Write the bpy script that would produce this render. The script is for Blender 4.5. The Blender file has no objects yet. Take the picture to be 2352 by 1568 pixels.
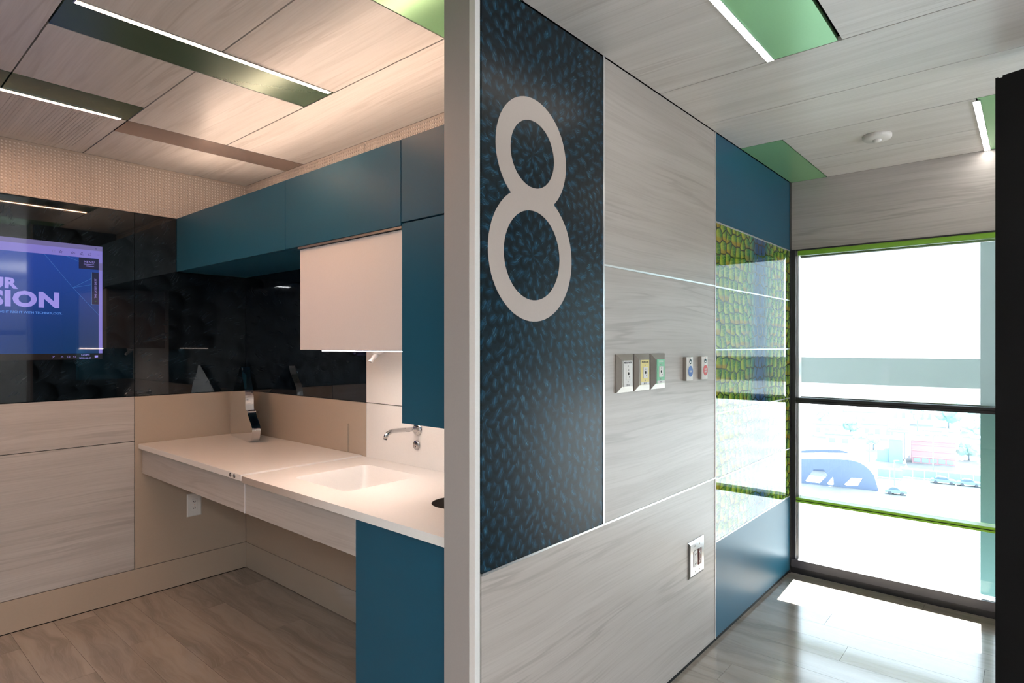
import bpy, bmesh, math, random
from mathutils import Vector, Matrix

random.seed(8)
SC = bpy.context.scene
COL = SC.collection
PI = math.pi

# ------------------------------------------------------------------ camera
H = 2.6                 # ceiling height
EYE = 1.5093            # camera height
FPX = 1381.3            # focal length in pixels of the 2352 px wide frame
YAW = math.radians(40.84)
cam_d = bpy.data.cameras.new('camera')
cam_d.sensor_fit = 'HORIZONTAL'; cam_d.sensor_width = 36.0
cam_d.lens = FPX / 2352 * 36.0
cam_d.shift_y = 10.5 / 2352
cam_d.clip_start = 0.02; cam_d.clip_end = 2000
cam = bpy.data.objects.new('camera', cam_d); COL.objects.link(cam)
cam.location = (0, 0, EYE); cam.rotation_euler = (PI / 2, 0, YAW - PI / 2)
SC.camera = cam

# ------------------------------------------------------------------ world, sun, exposure
SC.view_settings.view_transform = 'Standard'; SC.view_settings.look = 'None'
SC.view_settings.exposure = 0.0; SC.view_settings.gamma = 1.0
SC.view_settings.use_curve_mapping = False
SKY = 7.0
world = bpy.data.worlds.new('sky'); SC.world = world; world.use_nodes = True
bg = world.node_tree.nodes.get('Background') or world.node_tree.nodes.new('ShaderNodeBackground')
bg.inputs['Color'].default_value = (0.80, 0.92, 1.06, 1); bg.inputs['Strength'].default_value = SKY
sun_d = bpy.data.lights.new('sun', 'SUN'); sun_d.energy = 85.0; sun_d.angle = math.radians(0.6)
sun_d.color = (1.0, 0.98, 0.98)
sun = bpy.data.objects.new('sun', sun_d); COL.objects.link(sun)
EL = math.radians(38.0)
sun.rotation_euler = Vector((-math.cos(EL), -0.05 * math.cos(EL), -math.sin(EL))).to_track_quat('-Z', 'Y').to_euler()
sun.location = (30, 2, 25)
# light portal in the window opening: guides sampling of the sky, gives no light of its own
por_d = bpy.data.lights.new('window_portal', 'AREA'); por_d.shape = 'RECTANGLE'
por_d.size = 5.05; por_d.size_y = 2.06; por_d.cycles.is_portal = True
por = bpy.data.objects.new('window_portal', por_d); COL.objects.link(por)
por.location = (4.40, -1.36, 1.11); por.rotation_euler = (PI / 2, 0, PI / 2)

SC.cycles.use_denoising = True
SC.cycles.max_bounces = 10; SC.cycles.diffuse_bounces = 6; SC.cycles.glossy_bounces = 5
SC.cycles.transparent_max_bounces = 12; SC.cycles.transmission_bounces = 6
SC.cycles.sample_clamp_indirect = 8.0
SC.cycles.caustics_reflective = False; SC.cycles.caustics_refractive = False

LED = 155.0             # radiance of the linear ceiling lights
WARM = (1.0, 0.57, 0.35)
NEUT = (1.0, 0.93, 0.87)

# ------------------------------------------------------------------ node helpers
def lin(r, g, b):
    f = lambda c: (c / 255 / 12.92) if c <= 10 else ((c / 255 + 0.055) / 1.055) ** 2.4
    return (f(r), f(g), f(b), 1.0)

class NT:
    def __init__(s, name):
        s.m = bpy.data.materials.new(name); s.m.use_nodes = True
        s.t = s.m.node_tree; s.b = s.t.nodes.get('Principled BSDF')
        s.out = s.t.nodes.get('Material Output')
    def n(s, kind, **kw):
        nd = s.t.nodes.new(kind)
        for k, v in kw.items(): setattr(nd, k, v)
        return nd
    def put(s, sock, v):
        if v is None: return
        if isinstance(v, bpy.types.NodeSocket): s.t.links.new(v, sock)
        else: sock.default_value = v
    def m2(s, op, a, b=None, c=None, clamp=False):
        nd = s.n('ShaderNodeMath', operation=op); nd.use_clamp = clamp
        s.put(nd.inputs[0], a); s.put(nd.inputs[1], b); s.put(nd.inputs[2], c)
        return nd.outputs[0]
    def sep(s, v):
        nd = s.n('ShaderNodeSeparateXYZ'); s.put(nd.inputs[0], v); return nd.outputs
    def comb(s, x=0.0, y=0.0, z=0.0):
        nd = s.n('ShaderNodeCombineXYZ')
        for i, v in enumerate((x, y, z)): s.put(nd.inputs[i], v)
        return nd.outputs[0]
    def pos(s):
        return s.n('ShaderNodeNewGeometry').outputs['Position']
    def rnd(s):
        return s.n('ShaderNodeObjectInfo').outputs['Random']
    def noise(s, vec, scale=1.0, detail=2.0, rough=0.5, dist=0.0):
        nd = s.n('ShaderNodeTexNoise'); s.put(nd.inputs['Vector'], vec)
        nd.inputs['Scale'].default_value = scale; nd.inputs['Detail'].default_value = detail
        nd.inputs['Roughness'].default_value = rough; nd.inputs['Distortion'].default_value = dist
        return nd.outputs[0]
    def ss(s, v, lo, hi, a=0.0, b=1.0):
        nd = s.n('ShaderNodeMapRange', interpolation_type='SMOOTHSTEP')
        s.put(nd.inputs[0], v)
        for i, q in enumerate((lo, hi, a, b)): s.put(nd.inputs[i + 1], q)
        return nd.outputs[0]
    def mix(s, f, a, b):
        nd = s.n('ShaderNodeMix', data_type='RGBA'); s.put(nd.inputs[0], f)
        s.put(nd.inputs[6], a); s.put(nd.inputs[7], b); return nd.outputs[2]
    def bump(s, h, strength=0.1, dist=0.002):
        nd = s.n('ShaderNodeBump'); nd.inputs['Strength'].default_value = strength
        nd.inputs['Distance'].default_value = dist; s.put(nd.inputs['Height'], h)
        s.put(s.b.inputs['Normal'], nd.outputs[0])
    def set(s, color=None, rough=None, metal=None, spec=None, **kw):
        s.put(s.b.inputs['Base Color'], color); s.put(s.b.inputs['Roughness'], rough)
        s.put(s.b.inputs['Metallic'], metal); s.put(s.b.inputs['Specular IOR Level'], spec)
        for k, v in kw.items(): s.put(s.b.inputs[k], v)
        return s.m

def plain(name, color, rough=0.5, metal=0.0, spec=0.5, speck=0.03):
    """a plain finish with a very fine mottling"""
    t = NT(name)
    nz = t.noise(t.pos(), 140.0, 2.0)
    d = tuple(c * (1 - speck) for c in color[:3]) + (1,); l = tuple(c * (1 + speck) for c in color[:3]) + (1,)
    return t.set(t.mix(nz, d, l), rough, metal, spec)

def wood(name, axis, light, dark, vein, rough=0.38, spec=0.45, vs=1.0):
    """pale elm laminate, grain along the world axis 'X' or 'Y', every board shifted by its own random"""
    t = NT(name)
    x, y, z = t.sep(t.pos())
    r = t.m2('MULTIPLY', t.rnd(), 37.0)
    if axis == 'X': al, c1, c2 = x, y, z
    else: al, c1, c2 = y, x, z
    c = t.m2('ADD', c1, c2)
    al = t.m2('ADD', al, r); c = t.m2('ADD', c, t.m2('MULTIPLY', r, 1.7))
    # slow waviness of the grain lines
    w = t.noise(t.comb(t.m2('MULTIPLY', al, 0.8), t.m2('MULTIPLY', c, 2.0), r), 1.0, 1.5, 0.45)
    w2 = t.noise(t.comb(t.m2('MULTIPLY', al, 4.0), t.m2('MULTIPLY', c, 6.0), r), 1.0, 2.0)
    cw = t.m2('ADD', t.m2('ADD', c, t.m2('MULTIPLY', w, 0.11)), t.m2('MULTIPLY', w2, 0.009))
    band = t.noise(t.comb(t.m2('MULTIPLY', al, 0.55), t.m2('MULTIPLY', cw, 15.0), r), 1.0, 4.0, 0.55)
    fine = t.noise(t.comb(t.m2('MULTIPLY', al, 3.0), t.m2('MULTIPLY', cw, 130.0), r), 1.0, 3.0, 0.6)
    vn = t.noise(t.comb(t.m2('MULTIPLY', al, 0.9), t.m2('MULTIPLY', cw, 17.0 * vs), t.m2('ADD', r, 5.0)), 1.0, 3.0, 0.5)
    ridge = t.m2('SUBTRACT', 1.0, t.m2('ABSOLUTE', t.m2('MULTIPLY', t.m2('SUBTRACT', vn, 0.5), 2.0)))
    ridge = t.ss(ridge, 0.88, 1.0)
    gate = t.ss(t.noise(t.comb(t.m2('MULTIPLY', al, 0.9), t.m2('MULTIPLY', cw, 5.0), t.m2('ADD', r, 9.0)), 1.0, 2.0), 0.42, 0.66)
    col = t.mix(t.ss(band, 0.30, 0.72), dark, light)
    col = t.mix(t.m2('MULTIPLY', t.ss(fine, 0.40, 0.75), 0.28), col, vein)
    col = t.mix(t.m2('MULTIPLY', t.m2('MULTIPLY', ridge, gate), 0.5), col, vein)
    t.bump(fine, 0.04, 0.0006)
    return t.set(col, rough, 0.0, spec)

# ------------------------------------------------------------------ materials
WL, WD, WV = (0.52, 0.483, 0.457, 1), (0.455, 0.418, 0.392, 1), (0.29, 0.255, 0.23, 1)
M = {}
M['wood_x'] = wood('elm_laminate_horizontal', 'X', WL, WD, WV)
M['wood_y'] = wood('elm_laminate_across', 'Y', WL, WD, WV)
M['wood_ceiling'] = wood('elm_ceiling_laminate', 'Y', (0.78, 0.755, 0.74, 1), (0.69, 0.665, 0.645, 1), (0.47, 0.435, 0.405, 1), 0.32, 0.6)
M['plank'] = None
def plank_mat():
    t = NT('oak_vinyl_plank')
    x, y, z = t.sep(t.pos()); rr = t.rnd(); r = t.m2('MULTIPLY', rr, 53.0)
    al = t.m2('ADD', y, r); c = t.m2('ADD', x, t.m2('MULTIPLY', r, 1.3))
    w = t.noise(t.comb(t.m2('MULTIPLY', al, 1.8), t.m2('MULTIPLY', c, 5.0), r), 1.0, 3.0)
    cw = t.m2('ADD', c, t.m2('MULTIPLY', w, 0.22))
    band = t.noise(t.comb(t.m2('MULTIPLY', al, 1.2), t.m2('MULTIPLY', cw, 11.0), r), 1.0, 4.0, 0.6)
    fine = t.noise(t.comb(t.m2('MULTIPLY', al, 5.0), t.m2('MULTIPLY', cw, 150.0), r), 1.0, 3.0, 0.6)
    col = t.mix(t.ss(band, 0.3, 0.7), (0.25, 0.205, 0.165, 1), (0.40, 0.335, 0.28, 1))
    col = t.mix(t.m2('MULTIPLY', t.ss(fine, 0.45, 0.7), 0.35), col, (0.39, 0.345, 0.31, 1))
    col = t.mix(t.m2('MULTIPLY', rr, 0.25), col, (0.29, 0.245, 0.205, 1))
    t.bump(fine, 0.05, 0.0006)
    return t.set(col, t.m2('ADD', 0.10, t.m2('MULTIPLY', fine, 0.09)), 0.0, 1.0)
M['plank'] = plank_mat()
M['teal'] = plain('teal_laminate', (0.013, 0.087, 0.15), 0.36, 0, 0.2)
M['beige'] = plain('beige_laminate', (0.43, 0.345, 0.27), 0.30, 0, 0.5)
M['beige_post'] = plain('taupe_paint', (0.375, 0.36, 0.352), 0.45, 0, 0.4)
M['white_trim'] = plain('pale_anodised_edge', (0.87, 0.88, 0.87), 0.35, 0, 0.5)
M['solid'] = plain('white_solid_surface', (0.83, 0.80, 0.77), 0.28, 0, 0.5)
M['white_lam'] = plain('white_laminate', (0.80, 0.77, 0.77), 0.35, 0, 0.5)
M['perf'] = plain('pale_perforated_sheet', (0.56, 0.48, 0.42), 0.35, 0.0, 0.5)
M['perf_back'] = plain('white_acoustic_felt', (0.90, 0.84, 0.80), 0.8)
M['alu'] = plain('brushed_aluminium', (0.80, 0.80, 0.80), 0.28, 0.9)
M['nickel'] = plain('satin_nickel_paint', (0.33, 0.30, 0.27), 0.34, 0.75)
M['steel'] = plain('stainless_plate', (0.66, 0.66, 0.67), 0.20, 1.0)
M['chrome'] = plain('mirror_chrome', (0.86, 0.86, 0.86), 0.03, 1.0, speck=0.0)
M['black'] = plain('matt_black', (0.004, 0.004, 0.0045), 0.55, 0, 0.2)
M['gap'] = plain('dark_joint', (0.006, 0.006, 0.006), 0.8, 0, 0.1)
M['frame'] = plain('charcoal_window_frame', (0.012, 0.011, 0.013), 0.30, 0, 0.5)
M['sill'] = plain('dark_grey_sill', (0.045, 0.042, 0.05), 0.40, 0, 0.5)
M['lime'] = plain('lime_paint', (0.20, 0.42, 0.03), 0.40)
M['lime_metal'] = plain('satin_lime_metallic', (0.32, 0.64, 0.33), 0.25, 0.40)
M['moss_metal'] = plain('satin_moss_metallic', (0.12, 0.19, 0.12), 0.25, 0.5)
M['bronze_metal'] = plain('satin_bronze_metallic', (0.42, 0.34, 0.31), 0.27, 0.7)
M['plaster'] = plain('grey_plaster', (0.58, 0.58, 0.58), 0.7)
M['white_plastic'] = plain('white_plastic', (0.78, 0.76, 0.74), 0.35)
M['dark_hole'] = plain('slot_black', (0.008, 0.007, 0.006), 0.6)
M['red_plastic'] = plain('red_brown_plastic', (0.10, 0.008, 0.010), 0.3)
M['red'] = plain('red_button', (0.60, 0.045, 0.05), 0.35)
M['blue'] = plain('blue_button', (0.04, 0.14, 0.46), 0.35)
M['yellow_label'] = plain('yellow_label', (0.78, 0.66, 0.22), 0.4)
M['green_label'] = plain('green_label', (0.18, 0.55, 0.32), 0.4)
M['white_label'] = plain('white_label', (0.78, 0.77, 0.76), 0.4)
M['ink'] = plain('dark_ink', (0.03, 0.03, 0.035), 0.5)
M['ink_white'] = plain('white_ink', (0.85, 0.85, 0.85), 0.5)
M['grey_eye'] = plain('dark_lens', (0.03, 0.06, 0.07), 0.15)
M['number'] = plain('pale_number_film', (0.50, 0.435, 0.405), 0.42)

def emit(name, color, strength, gloss=False):
    t = NT(name)
    t.set((0.02, 0.02, 0.02, 1), 0.03 if gloss else 0.5, 0, 0.5)
    t.b.inputs['Emission Color'].default_value = tuple(color[:3]) + (1,)
    t.b.inputs['Emission Strength'].default_value = strength
    return t.m
M['led_warm'] = emit('warm_led_diffuser', WARM, LED)
M['led_neutral'] = emit('neutral_led_diffuser', NEUT, 26.0)
M['fill_rear'] = emit('rear_fill_diffuser', (0.96, 1.0, 1.03), 1350.0); M['fill_side'] = emit('side_fill_diffuser', (0.94, 1.0, 1.06), 110.0)  # emitters of the fill strips added out of view
M['led_task'] = emit('task_led_diffuser', (1.0, 0.82, 0.72), 98.0)
M['led_cove'] = emit('cove_led_diffuser', (1.0, 0.71, 0.53), 38.0)

def feather(name, cu, cv, half, dr, dark, bright, wisp, rough, spec=0.5, axis='X', soft=False):
    """peacock feather print: rings of rounded dark feather tips with a bright tuft at each root,
    fanning from two burst centres (half > 0) or from one"""
    t = NT(name)
    x, y, z = t.sep(t.pos())
    u = t.m2('SUBTRACT', x if axis == 'X' else y, cu)
    v = t.m2('SUBTRACT', z, cv)
    if half > 0: v = t.m2('SUBTRACT', t.m2('ABSOLUTE', v), half)
    wb = t.noise(t.comb(u, v, 0.0), 0.35 / dr, 2.0); wb2 = t.noise(t.comb(u, v, 7.0), 0.35 / dr, 2.0)
    u = t.m2('ADD', u, t.m2('MULTIPLY', t.m2('SUBTRACT', wb, 0.5), dr * 0.9)); v = t.m2('ADD', v, t.m2('MULTIPLY', t.m2('SUBTRACT', wb2, 0.5), dr * 0.9))
    rad = t.m2('DIVIDE', t.m2('SQRT', t.m2('ADD', t.m2('MULTIPLY', u, u), t.m2('MULTIPLY', v, v))), dr)
    th = t.m2('DIVIDE', t.m2('ARCTAN2', v, u), 2 * PI)
    col = dark
    black = tuple(c * 0.35 for c in dark[:3]) + (1,)
    for off, ph in ((0.0, 0.0), (0.5, 0.41)):
        R = t.m2('ADD', rad, off); i = t.m2('FLOOR', R)
        a = t.m2('SUBTRACT', t.m2('SUBTRACT', R, i), 0.5)
        N = t.m2('MAXIMUM', t.m2('ROUND', t.m2('MULTIPLY', i, 5.9)), 7.0)
        T = t.m2('ADD', t.m2('MULTIPLY', th, N), t.m2('ADD', t.m2('MULTIPLY', i, 0.381), ph)); j = t.m2('FLOOR', T)
        b = t.m2('SUBTRACT', t.m2('SUBTRACT', T, j), 0.5)
        wn = t.n('ShaderNodeTexWhiteNoise', noise_dimensions='3D'); t.put(wn.inputs['Vector'], t.comb(i, t.m2('MODULO', j, N), off))
        q1, q2, q3 = t.sep(wn.outputs['Color'])
        a = t.m2('ADD', a, t.m2('MULTIPLY', t.m2('SUBTRACT', q1, 0.5), 0.25)); b = t.m2('ADD', b, t.m2('MULTIPLY', t.m2('SUBTRACT', q2, 0.5), 0.25))
        cu_ = t.m2('MULTIPLY', t.m2('MULTIPLY', a, t.m2('SUBTRACT', q3, 0.5)), 0.9)
        bb = t.m2('ADD', b, cu_); ab = t.m2('ABSOLUTE', bb)
        sd_ = t.m2('MULTIPLY', q1, 37.0)
        f1 = t.noise(t.comb(t.m2('MULTIPLY', bb, 12.0), t.m2('ADD', t.m2('MULTIPLY', a, 1.6), sd_), sd_), 1.0, 2.0)
        f2 = t.noise(t.comb(t.m2('MULTIPLY', bb, 26.0), t.m2('ADD', t.m2('MULTIPLY', a, 2.0), sd_), 4.0), 1.0, 2.0)
        e = t.m2('SQRT', t.m2('ADD', t.m2('POWER', t.m2('DIVIDE', b, 0.46), 2.0), t.m2('POWER', t.m2('DIVIDE', t.m2('SUBTRACT', a, 0.08), 0.40), 2.0)))
        body = t.ss(e, 1.0, 0.86)
        col = t.mix(t.m2('MULTIPLY', body, t.ss(a, -0.20, 0.20, 0.25, 0.9)), col, t.mix(t.ss(a, 0.35, -0.1), black, dark))
        if soft:
            sw_ = t.m2('MULTIPLY', t.ss(ab, 0.62, 0.05), t.m2('MULTIPLY', t.ss(a, 0.48, -0.25), t.ss(a, -0.72, -0.30)))
            col = t.mix(t.m2('MULTIPLY', sw_, t.ss(f1, 0.30, 0.72, 0.45, 1.0)), col, bright)
            rib_ = t.m2('MULTIPLY', t.ss(t.m2('ABSOLUTE', t.m2('ADD', bb, 0.16)), 0.035, 0.0), t.ss(a, 0.40, 0.10))
            col = t.mix(t.m2('MULTIPLY', rib_, 0.6), col, black)
            w = t.m2('MULTIPLY', t.m2('MULTIPLY', t.ss(f2, 0.50, 0.72), sw_), 0.55)
            col = t.mix(w, col, wisp)
            continue
        tuft = t.m2('MULTIPLY', t.m2('MULTIPLY', t.ss(ab, 0.27, 0.0), t.ss(a, 0.34, -0.12)), t.ss(a, -0.62, -0.36))
        col = t.mix(t.m2('MULTIPLY', tuft, t.ss(f1, 0.34, 0.64, 0.1, 1.0)), col, bright)
        w = t.m2('MULTIPLY', t.m2('MULTIPLY', t.ss(f2, 0.56, 0.70), t.ss(ab, 0.34, 0.05)), t.m2('MULTIPLY', t.ss(a, 0.22, -0.02), t.ss(a, -0.52, -0.25)))
        col = t.mix(t.m2('MULTIPLY', w, t.m2('MULTIPLY', q3, 0.7)), col, wisp)
    return t.set(col, rough, 0.0, spec)
M['feather_teal'] = feather('teal_feather_print', 1.515, 1.965, 0.163, 0.050, (0.0022, 0.0085, 0.0145, 1), (0.007, 0.054, 0.103, 1), (0.09, 0.27, 0.38, 1), 0.31, 0.22)
M['feather_dark'] = feather('midnight_feather_glass', -0.4, 0.3, 0.0, 0.14, (0.0022, 0.0040, 0.0058, 1), (0.0085, 0.0150, 0.0215, 1), (0.016, 0.026, 0.035, 1), 0.022, 0.5, 'X', True)
M['feather_back'] = feather('midnight_feather_glass_across', 3.3, 3.4, 0.0, 0.14, (0.0016, 0.0033, 0.0062, 1), (0.0070, 0.0140, 0.0225, 1), (0.014, 0.025, 0.036, 1), 0.022, 0.5, 'Y', True)

def scales():
    """iridescent green scale print, mirrored about a blue spine"""
    t = NT('green_scale_glass')
    x, y, z = t.sep(t.pos())
    u = t.m2('ABSOLUTE', t.m2('SUBTRACT', x, 3.66))
    uw = t.m2('ADD', u, t.m2('MULTIPLY', t.m2('SINE', t.m2('MULTIPLY', z, 2 * PI / 0.654)), 0.022))
    p = t.comb(t.m2('MULTIPLY', uw, 14.5), t.m2('MULTIPLY', z, 16.5), 0.0)
    e = t.n('ShaderNodeTexVoronoi', voronoi_dimensions='2D', feature='DISTANCE_TO_EDGE'); t.put(e.inputs['Vector'], p)
    e.inputs['Randomness'].default_value = 0.55; e.inputs['Scale'].default_value = 1.0
    f = t.n('ShaderNodeTexVoronoi', voronoi_dimensions='2D', feature='F1'); t.put(f.inputs['Vector'], p)
    f.inputs['Randomness'].default_value = 0.55; f.inputs['Scale'].default_value = 1.0
    px, py, _ = t.sep(p); qx, qy, _ = t.sep(f.outputs['Position']); r1, r2, r3 = t.sep(f.outputs['Color'])
    dx, dy = t.m2('SUBTRACT', px, qx), t.m2('SUBTRACT', py, qy)
    rib = t.noise(t.comb(t.m2('MULTIPLY', dx, 3.0), t.m2('MULTIPLY', dy, 14.0), r1), 1.0, 2.0)
    k = t.m2('ADD', t.m2('MULTIPLY', t.m2('SUBTRACT', dx, t.m2('MULTIPLY', dy, 0.4)), 0.9), 0.5)
    col = t.mix(t.ss(k, 0.15, 0.95), (0.035, 0.15, 0.035, 1), (0.33, 0.42, 0.045, 1))
    col = t.mix(t.m2('MULTIPLY', t.ss(rib, 0.45, 0.7), 0.35), col, (0.40, 0.50, 0.12, 1))
    col = t.mix(t.m2('MULTIPLY', t.m2('MULTIPLY', t.ss(r2, 0.45, 0.8), t.ss(dy, -0.05, -0.35)), 0.5), col, (0.36, 0.12, 0.02, 1))
    spine = t.ss(u, 0.17, 0.05)
    blue = t.mix(t.noise(t.comb(x, z, 0.0), 5.0, 2.0), (0.012, 0.035, 0.075, 1), (0.05, 0.13, 0.34, 1))
    col = t.mix(t.m2('MULTIPLY', t.ss(u, 0.30, 0.12), 0.6), col, (0.015, 0.17, 0.13, 1))
    col = t.mix(spine, col, blue)
    col = t.mix(t.m2('MULTIPLY', t.ss(e.outputs['Distance'], 0.10, 0.015), 0.9), col, (0.006, 0.022, 0.010, 1))
    return t.set(col, 0.02, 0.0, 0.5)
M['scales'] = scales()

def thin_glass():
    t = NT('clear_window_glass'); t.t.nodes.remove(t.b)
    tr = t.n('ShaderNodeBsdfTransparent'); tr.inputs[0].default_value = (0.93, 0.97, 0.96, 1)
    gl = t.n('ShaderNodeBsdfGlossy'); gl.inputs['Roughness'].default_value = 0.01
    fr = t.n('ShaderNodeFresnel'); fr.inputs[0].default_value = 1.45
    mx = t.n('ShaderNodeMixShader'); t.t.links.new(fr.outputs[0], mx.inputs[0])
    t.t.links.new(tr.outputs[0], mx.inputs[1]); t.t.links.new(gl.outputs[0], mx.inputs[2])
    t.t.links.new(mx.outputs[0], t.out.inputs[0]); return t.m
M['glass'] = thin_glass()

def shade_mat():
    t = NT('open_weave_shade_cloth'); t.t.nodes.remove(t.b)
    tr = t.n('ShaderNodeBsdfTransparent'); tr.inputs[0].default_value = (0.97, 1.0, 0.98, 1)
    tl = t.n('ShaderNodeBsdfTranslucent'); tl.inputs[0].default_value = (0.58, 0.62, 0.615, 1)
    df = t.n('ShaderNodeBsdfDiffuse'); df.inputs[0].default_value = (0.40, 0.42, 0.40, 1)
    a = t.n('ShaderNodeMixShader'); a.inputs[0].default_value = 0.45
    t.t.links.new(tl.outputs[0], a.inputs[1]); t.t.links.new(df.outputs[0], a.inputs[2])
    b = t.n('ShaderNodeMixShader'); b.inputs[0].default_value = 0.48
    t.t.links.new(tr.outputs[0], b.inputs[1]); t.t.links.new(a.outputs[0], b.inputs[2])
    t.t.links.new(b.outputs[0], t.out.inputs[0]); return t.m
M['shade'] = shade_mat()

def screen_mat():
    t = NT('web_page_on_screen')
    x, y, z = t.sep(t.pos())
    g = t.m2('ADD', t.ss(z, 1.45, 2.05), t.m2('MULTIPLY', t.ss(x, 1.08, 0.3), 0.5))
    col = t.mix(t.m2('MULTIPLY', g, 0.66), lin(8, 48, 92), lin(34, 70, 165))
    t.set((0.01, 0.01, 0.012, 1), 0.03, 0, 0.5)
    t.put(t.b.inputs['Emission Color'], col); t.b.inputs['Emission Strength'].default_value = 1.0
    return t.m
M['screen'] = screen_mat()
M['screen_lilac'] = emit('screen_lilac', lin(124, 116, 196), 1.0, True)
M['screen_text'] = emit('screen_lettering', lin(150, 140, 222), 1.0, True)
M['screen_line'] = emit('screen_fine_line', lin(64, 120, 190), 1.0, True)
M['screen_small'] = emit('screen_small_lettering', lin(78, 128, 205), 1.0, True)
M['screen_navy'] = emit('screen_navy', lin(14, 22, 58), 1.0, True)
M['screen_ink'] = emit('screen_icon_ink', lin(46, 40, 92), 1.0, True)
M['screen_bar'] = emit('screen_task_bar', lin(10, 9, 14), 1.0, True)
M['screen_soft'] = emit('screen_soft_grey', lin(106, 100, 152), 1.0, True)
M['screen_green'] = emit('screen_green', lin(40, 110, 60), 1.0, True)

# ------------------------------------------------------------------ mesh helpers
def tag(o, label=None, cat=None, group=None, kind=None):
    if label: o['label'] = label
    if cat: o['category'] = cat
    if group: o['group'] = group
    if kind: o['kind'] = kind
    return o

def origin_of(parent):
    v = Vector((0, 0, 0))
    while parent is not None:
        v += parent.location; parent = parent.parent
    return v

def link(name, me, mat, parent=None, smooth=False):
    o = bpy.data.objects.new(name, me); COL.objects.link(o)
    if mat: me.materials.append(M[mat] if isinstance(mat, str) else mat)
    if parent is not None:
        o.parent = parent
        off = origin_of(parent)
        me.transform(Matrix.Translation(-off))
    if smooth:
        for p in me.polygons: p.use_smooth = True
    return o

def empty(name, loc, label=None, cat=None, group=None):
    o = bpy.data.objects.new(name, None); COL.objects.link(o); o.location = loc
    o.empty_display_size = 0.05
    return tag(o, label, cat, group)

def from_bm(name, bm, mat, parent=None, smooth=False):
    me = bpy.data.meshes.new(name); bm.normal_update(); bm.to_mesh(me); bm.free()
    return link(name, me, mat, parent, smooth)

def add_box(bm, x0, x1, y0, y1, z0, z1):
    v = [bm.verts.new(p) for p in ((x0, y0, z0), (x1, y0, z0), (x1, y1, z0), (x0, y1, z0),
                                   (x0, y0, z1), (x1, y0, z1), (x1, y1, z1), (x0, y1, z1))]
    for f in ((3, 2, 1, 0), (4, 5, 6, 7), (0, 1, 5, 4), (1, 2, 6, 5), (2, 3, 7, 6), (3, 0, 4, 7)):
        bm.faces.new([v[i] for i in f])

def box(name, x0, x1, y0, y1, z0, z1, mat, parent=None, bev=0.0, label=None):
    bm = bmesh.new(); add_box(bm, x0, x1, y0, y1, z0, z1)
    if bev: bmesh.ops.bevel(bm, geom=bm.edges[:], offset=bev, segments=1, affect='EDGES', profile=0.5)
    o = from_bm(name, bm, mat, parent)
    if label: o['label'] = label
    return o

def tube(name, pts, rad, mat, parent=None, seg=14, caps=True):
    """round tube swept along a polyline; rad a number or one per point"""
    bm = bmesh.new(); rings = []
    pts = [Vector(p) for p in pts]; up = Vector((0.03, 0.02, 1))
    for i, p in enumerate(pts):
        d = (pts[min(i + 1, len(pts) - 1)] - pts[max(i - 1, 0)]).normalized()
        s = d.cross(up)
        if s.length < 1e-3: s = d.cross(Vector((1, 0, 0)))
        s.normalize(); t = s.cross(d).normalized()
        r = rad[i] if isinstance(rad, (list, tuple)) else rad
        rings.append([bm.verts.new(p + s * math.cos(2 * PI * k / seg) * r + t * math.sin(2 * PI * k / seg) * r) for k in range(seg)])
    for a, b in zip(rings, rings[1:]):
        for k in range(seg): bm.faces.new((a[k], a[(k + 1) % seg], b[(k + 1) % seg], b[k]))
    if caps: bm.faces.new(rings[0][::-1]); bm.faces.new(rings[-1])
    bmesh.ops.recalc_face_normals(bm, faces=bm.faces[:])
    return from_bm(name, bm, mat, parent, True)

def lathe(name, prof, base, axis, mat, parent=None, seg=32, smooth=True):
    """profile (radius, height) turned about an axis through base"""
    q = Vector(axis).to_track_quat('Z', 'Y').to_matrix(); base = Vector(base)
    bm = bmesh.new(); rings = []
    for r, h in prof:
        if r < 1e-6: rings.append([bm.verts.new(base + q @ Vector((0, 0, h)))])
        else: rings.append([bm.verts.new(base + q @ Vector((r * math.cos(2 * PI * k / seg), r * math.sin(2 * PI * k / seg), h))) for k in range(seg)])
    for a, b in zip(rings, rings[1:]):
        for k in range(seg):
            k2 = (k + 1) % seg
            if len(a) == 1 and len(b) == 1: continue
            if len(a) == 1: bm.faces.new((a[0], b[k], b[k2]))
            elif len(b) == 1: bm.faces.new((a[k], a[k2], b[0]))
            else: bm.faces.new((a[k], a[k2], b[k2], b[k]))
    bmesh.ops.recalc_face_normals(bm, faces=bm.faces[:])
    return from_bm(name, bm, mat, parent, smooth)

def frame(o, r, u):
    r = Vector(r).normalized(); u = Vector(u).normalized(); n = r.cross(u)
    return Matrix(((r.x, u.x, n.x, o[0]), (r.y, u.y, n.y, o[1]), (r.z, u.z, n.z, o[2]), (0, 0, 0, 1)))

def curve_mesh(cu, mtx):
    tmp = bpy.data.objects.new('tmp_shape', cu); COL.objects.link(tmp)
    dg = bpy.context.evaluated_depsgraph_get()
    me = bpy.data.meshes.new_from_object(tmp.evaluated_get(dg))
    bpy.data.objects.remove(tmp); bpy.data.curves.remove(cu)
    me.transform(mtx)
    if mtx.determinant() < 0: me.flip_normals()
    return me

def plate(name, loops, depth, mtx, mat, parent=None, smooth=False):
    """flat plate with holes: loops[0] the outline, the others holes; thickness runs from 0 to depth along +n"""
    cu = bpy.data.curves.new(name, 'CURVE'); cu.dimensions = '2D'; cu.fill_mode = 'BOTH'; cu.extrude = depth / 2
    for lp in loops:
        sp = cu.splines.new('POLY'); sp.points.add(len(lp) - 1); sp.use_cyclic_u = True
        for i, (a, b) in enumerate(lp): sp.points[i].co = (a, b, 0, 1)
    me = curve_mesh(cu, mtx @ Matrix.Translation((0, 0, depth / 2))); me.name = name
    return link(name, me, mat, parent, smooth)

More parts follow.
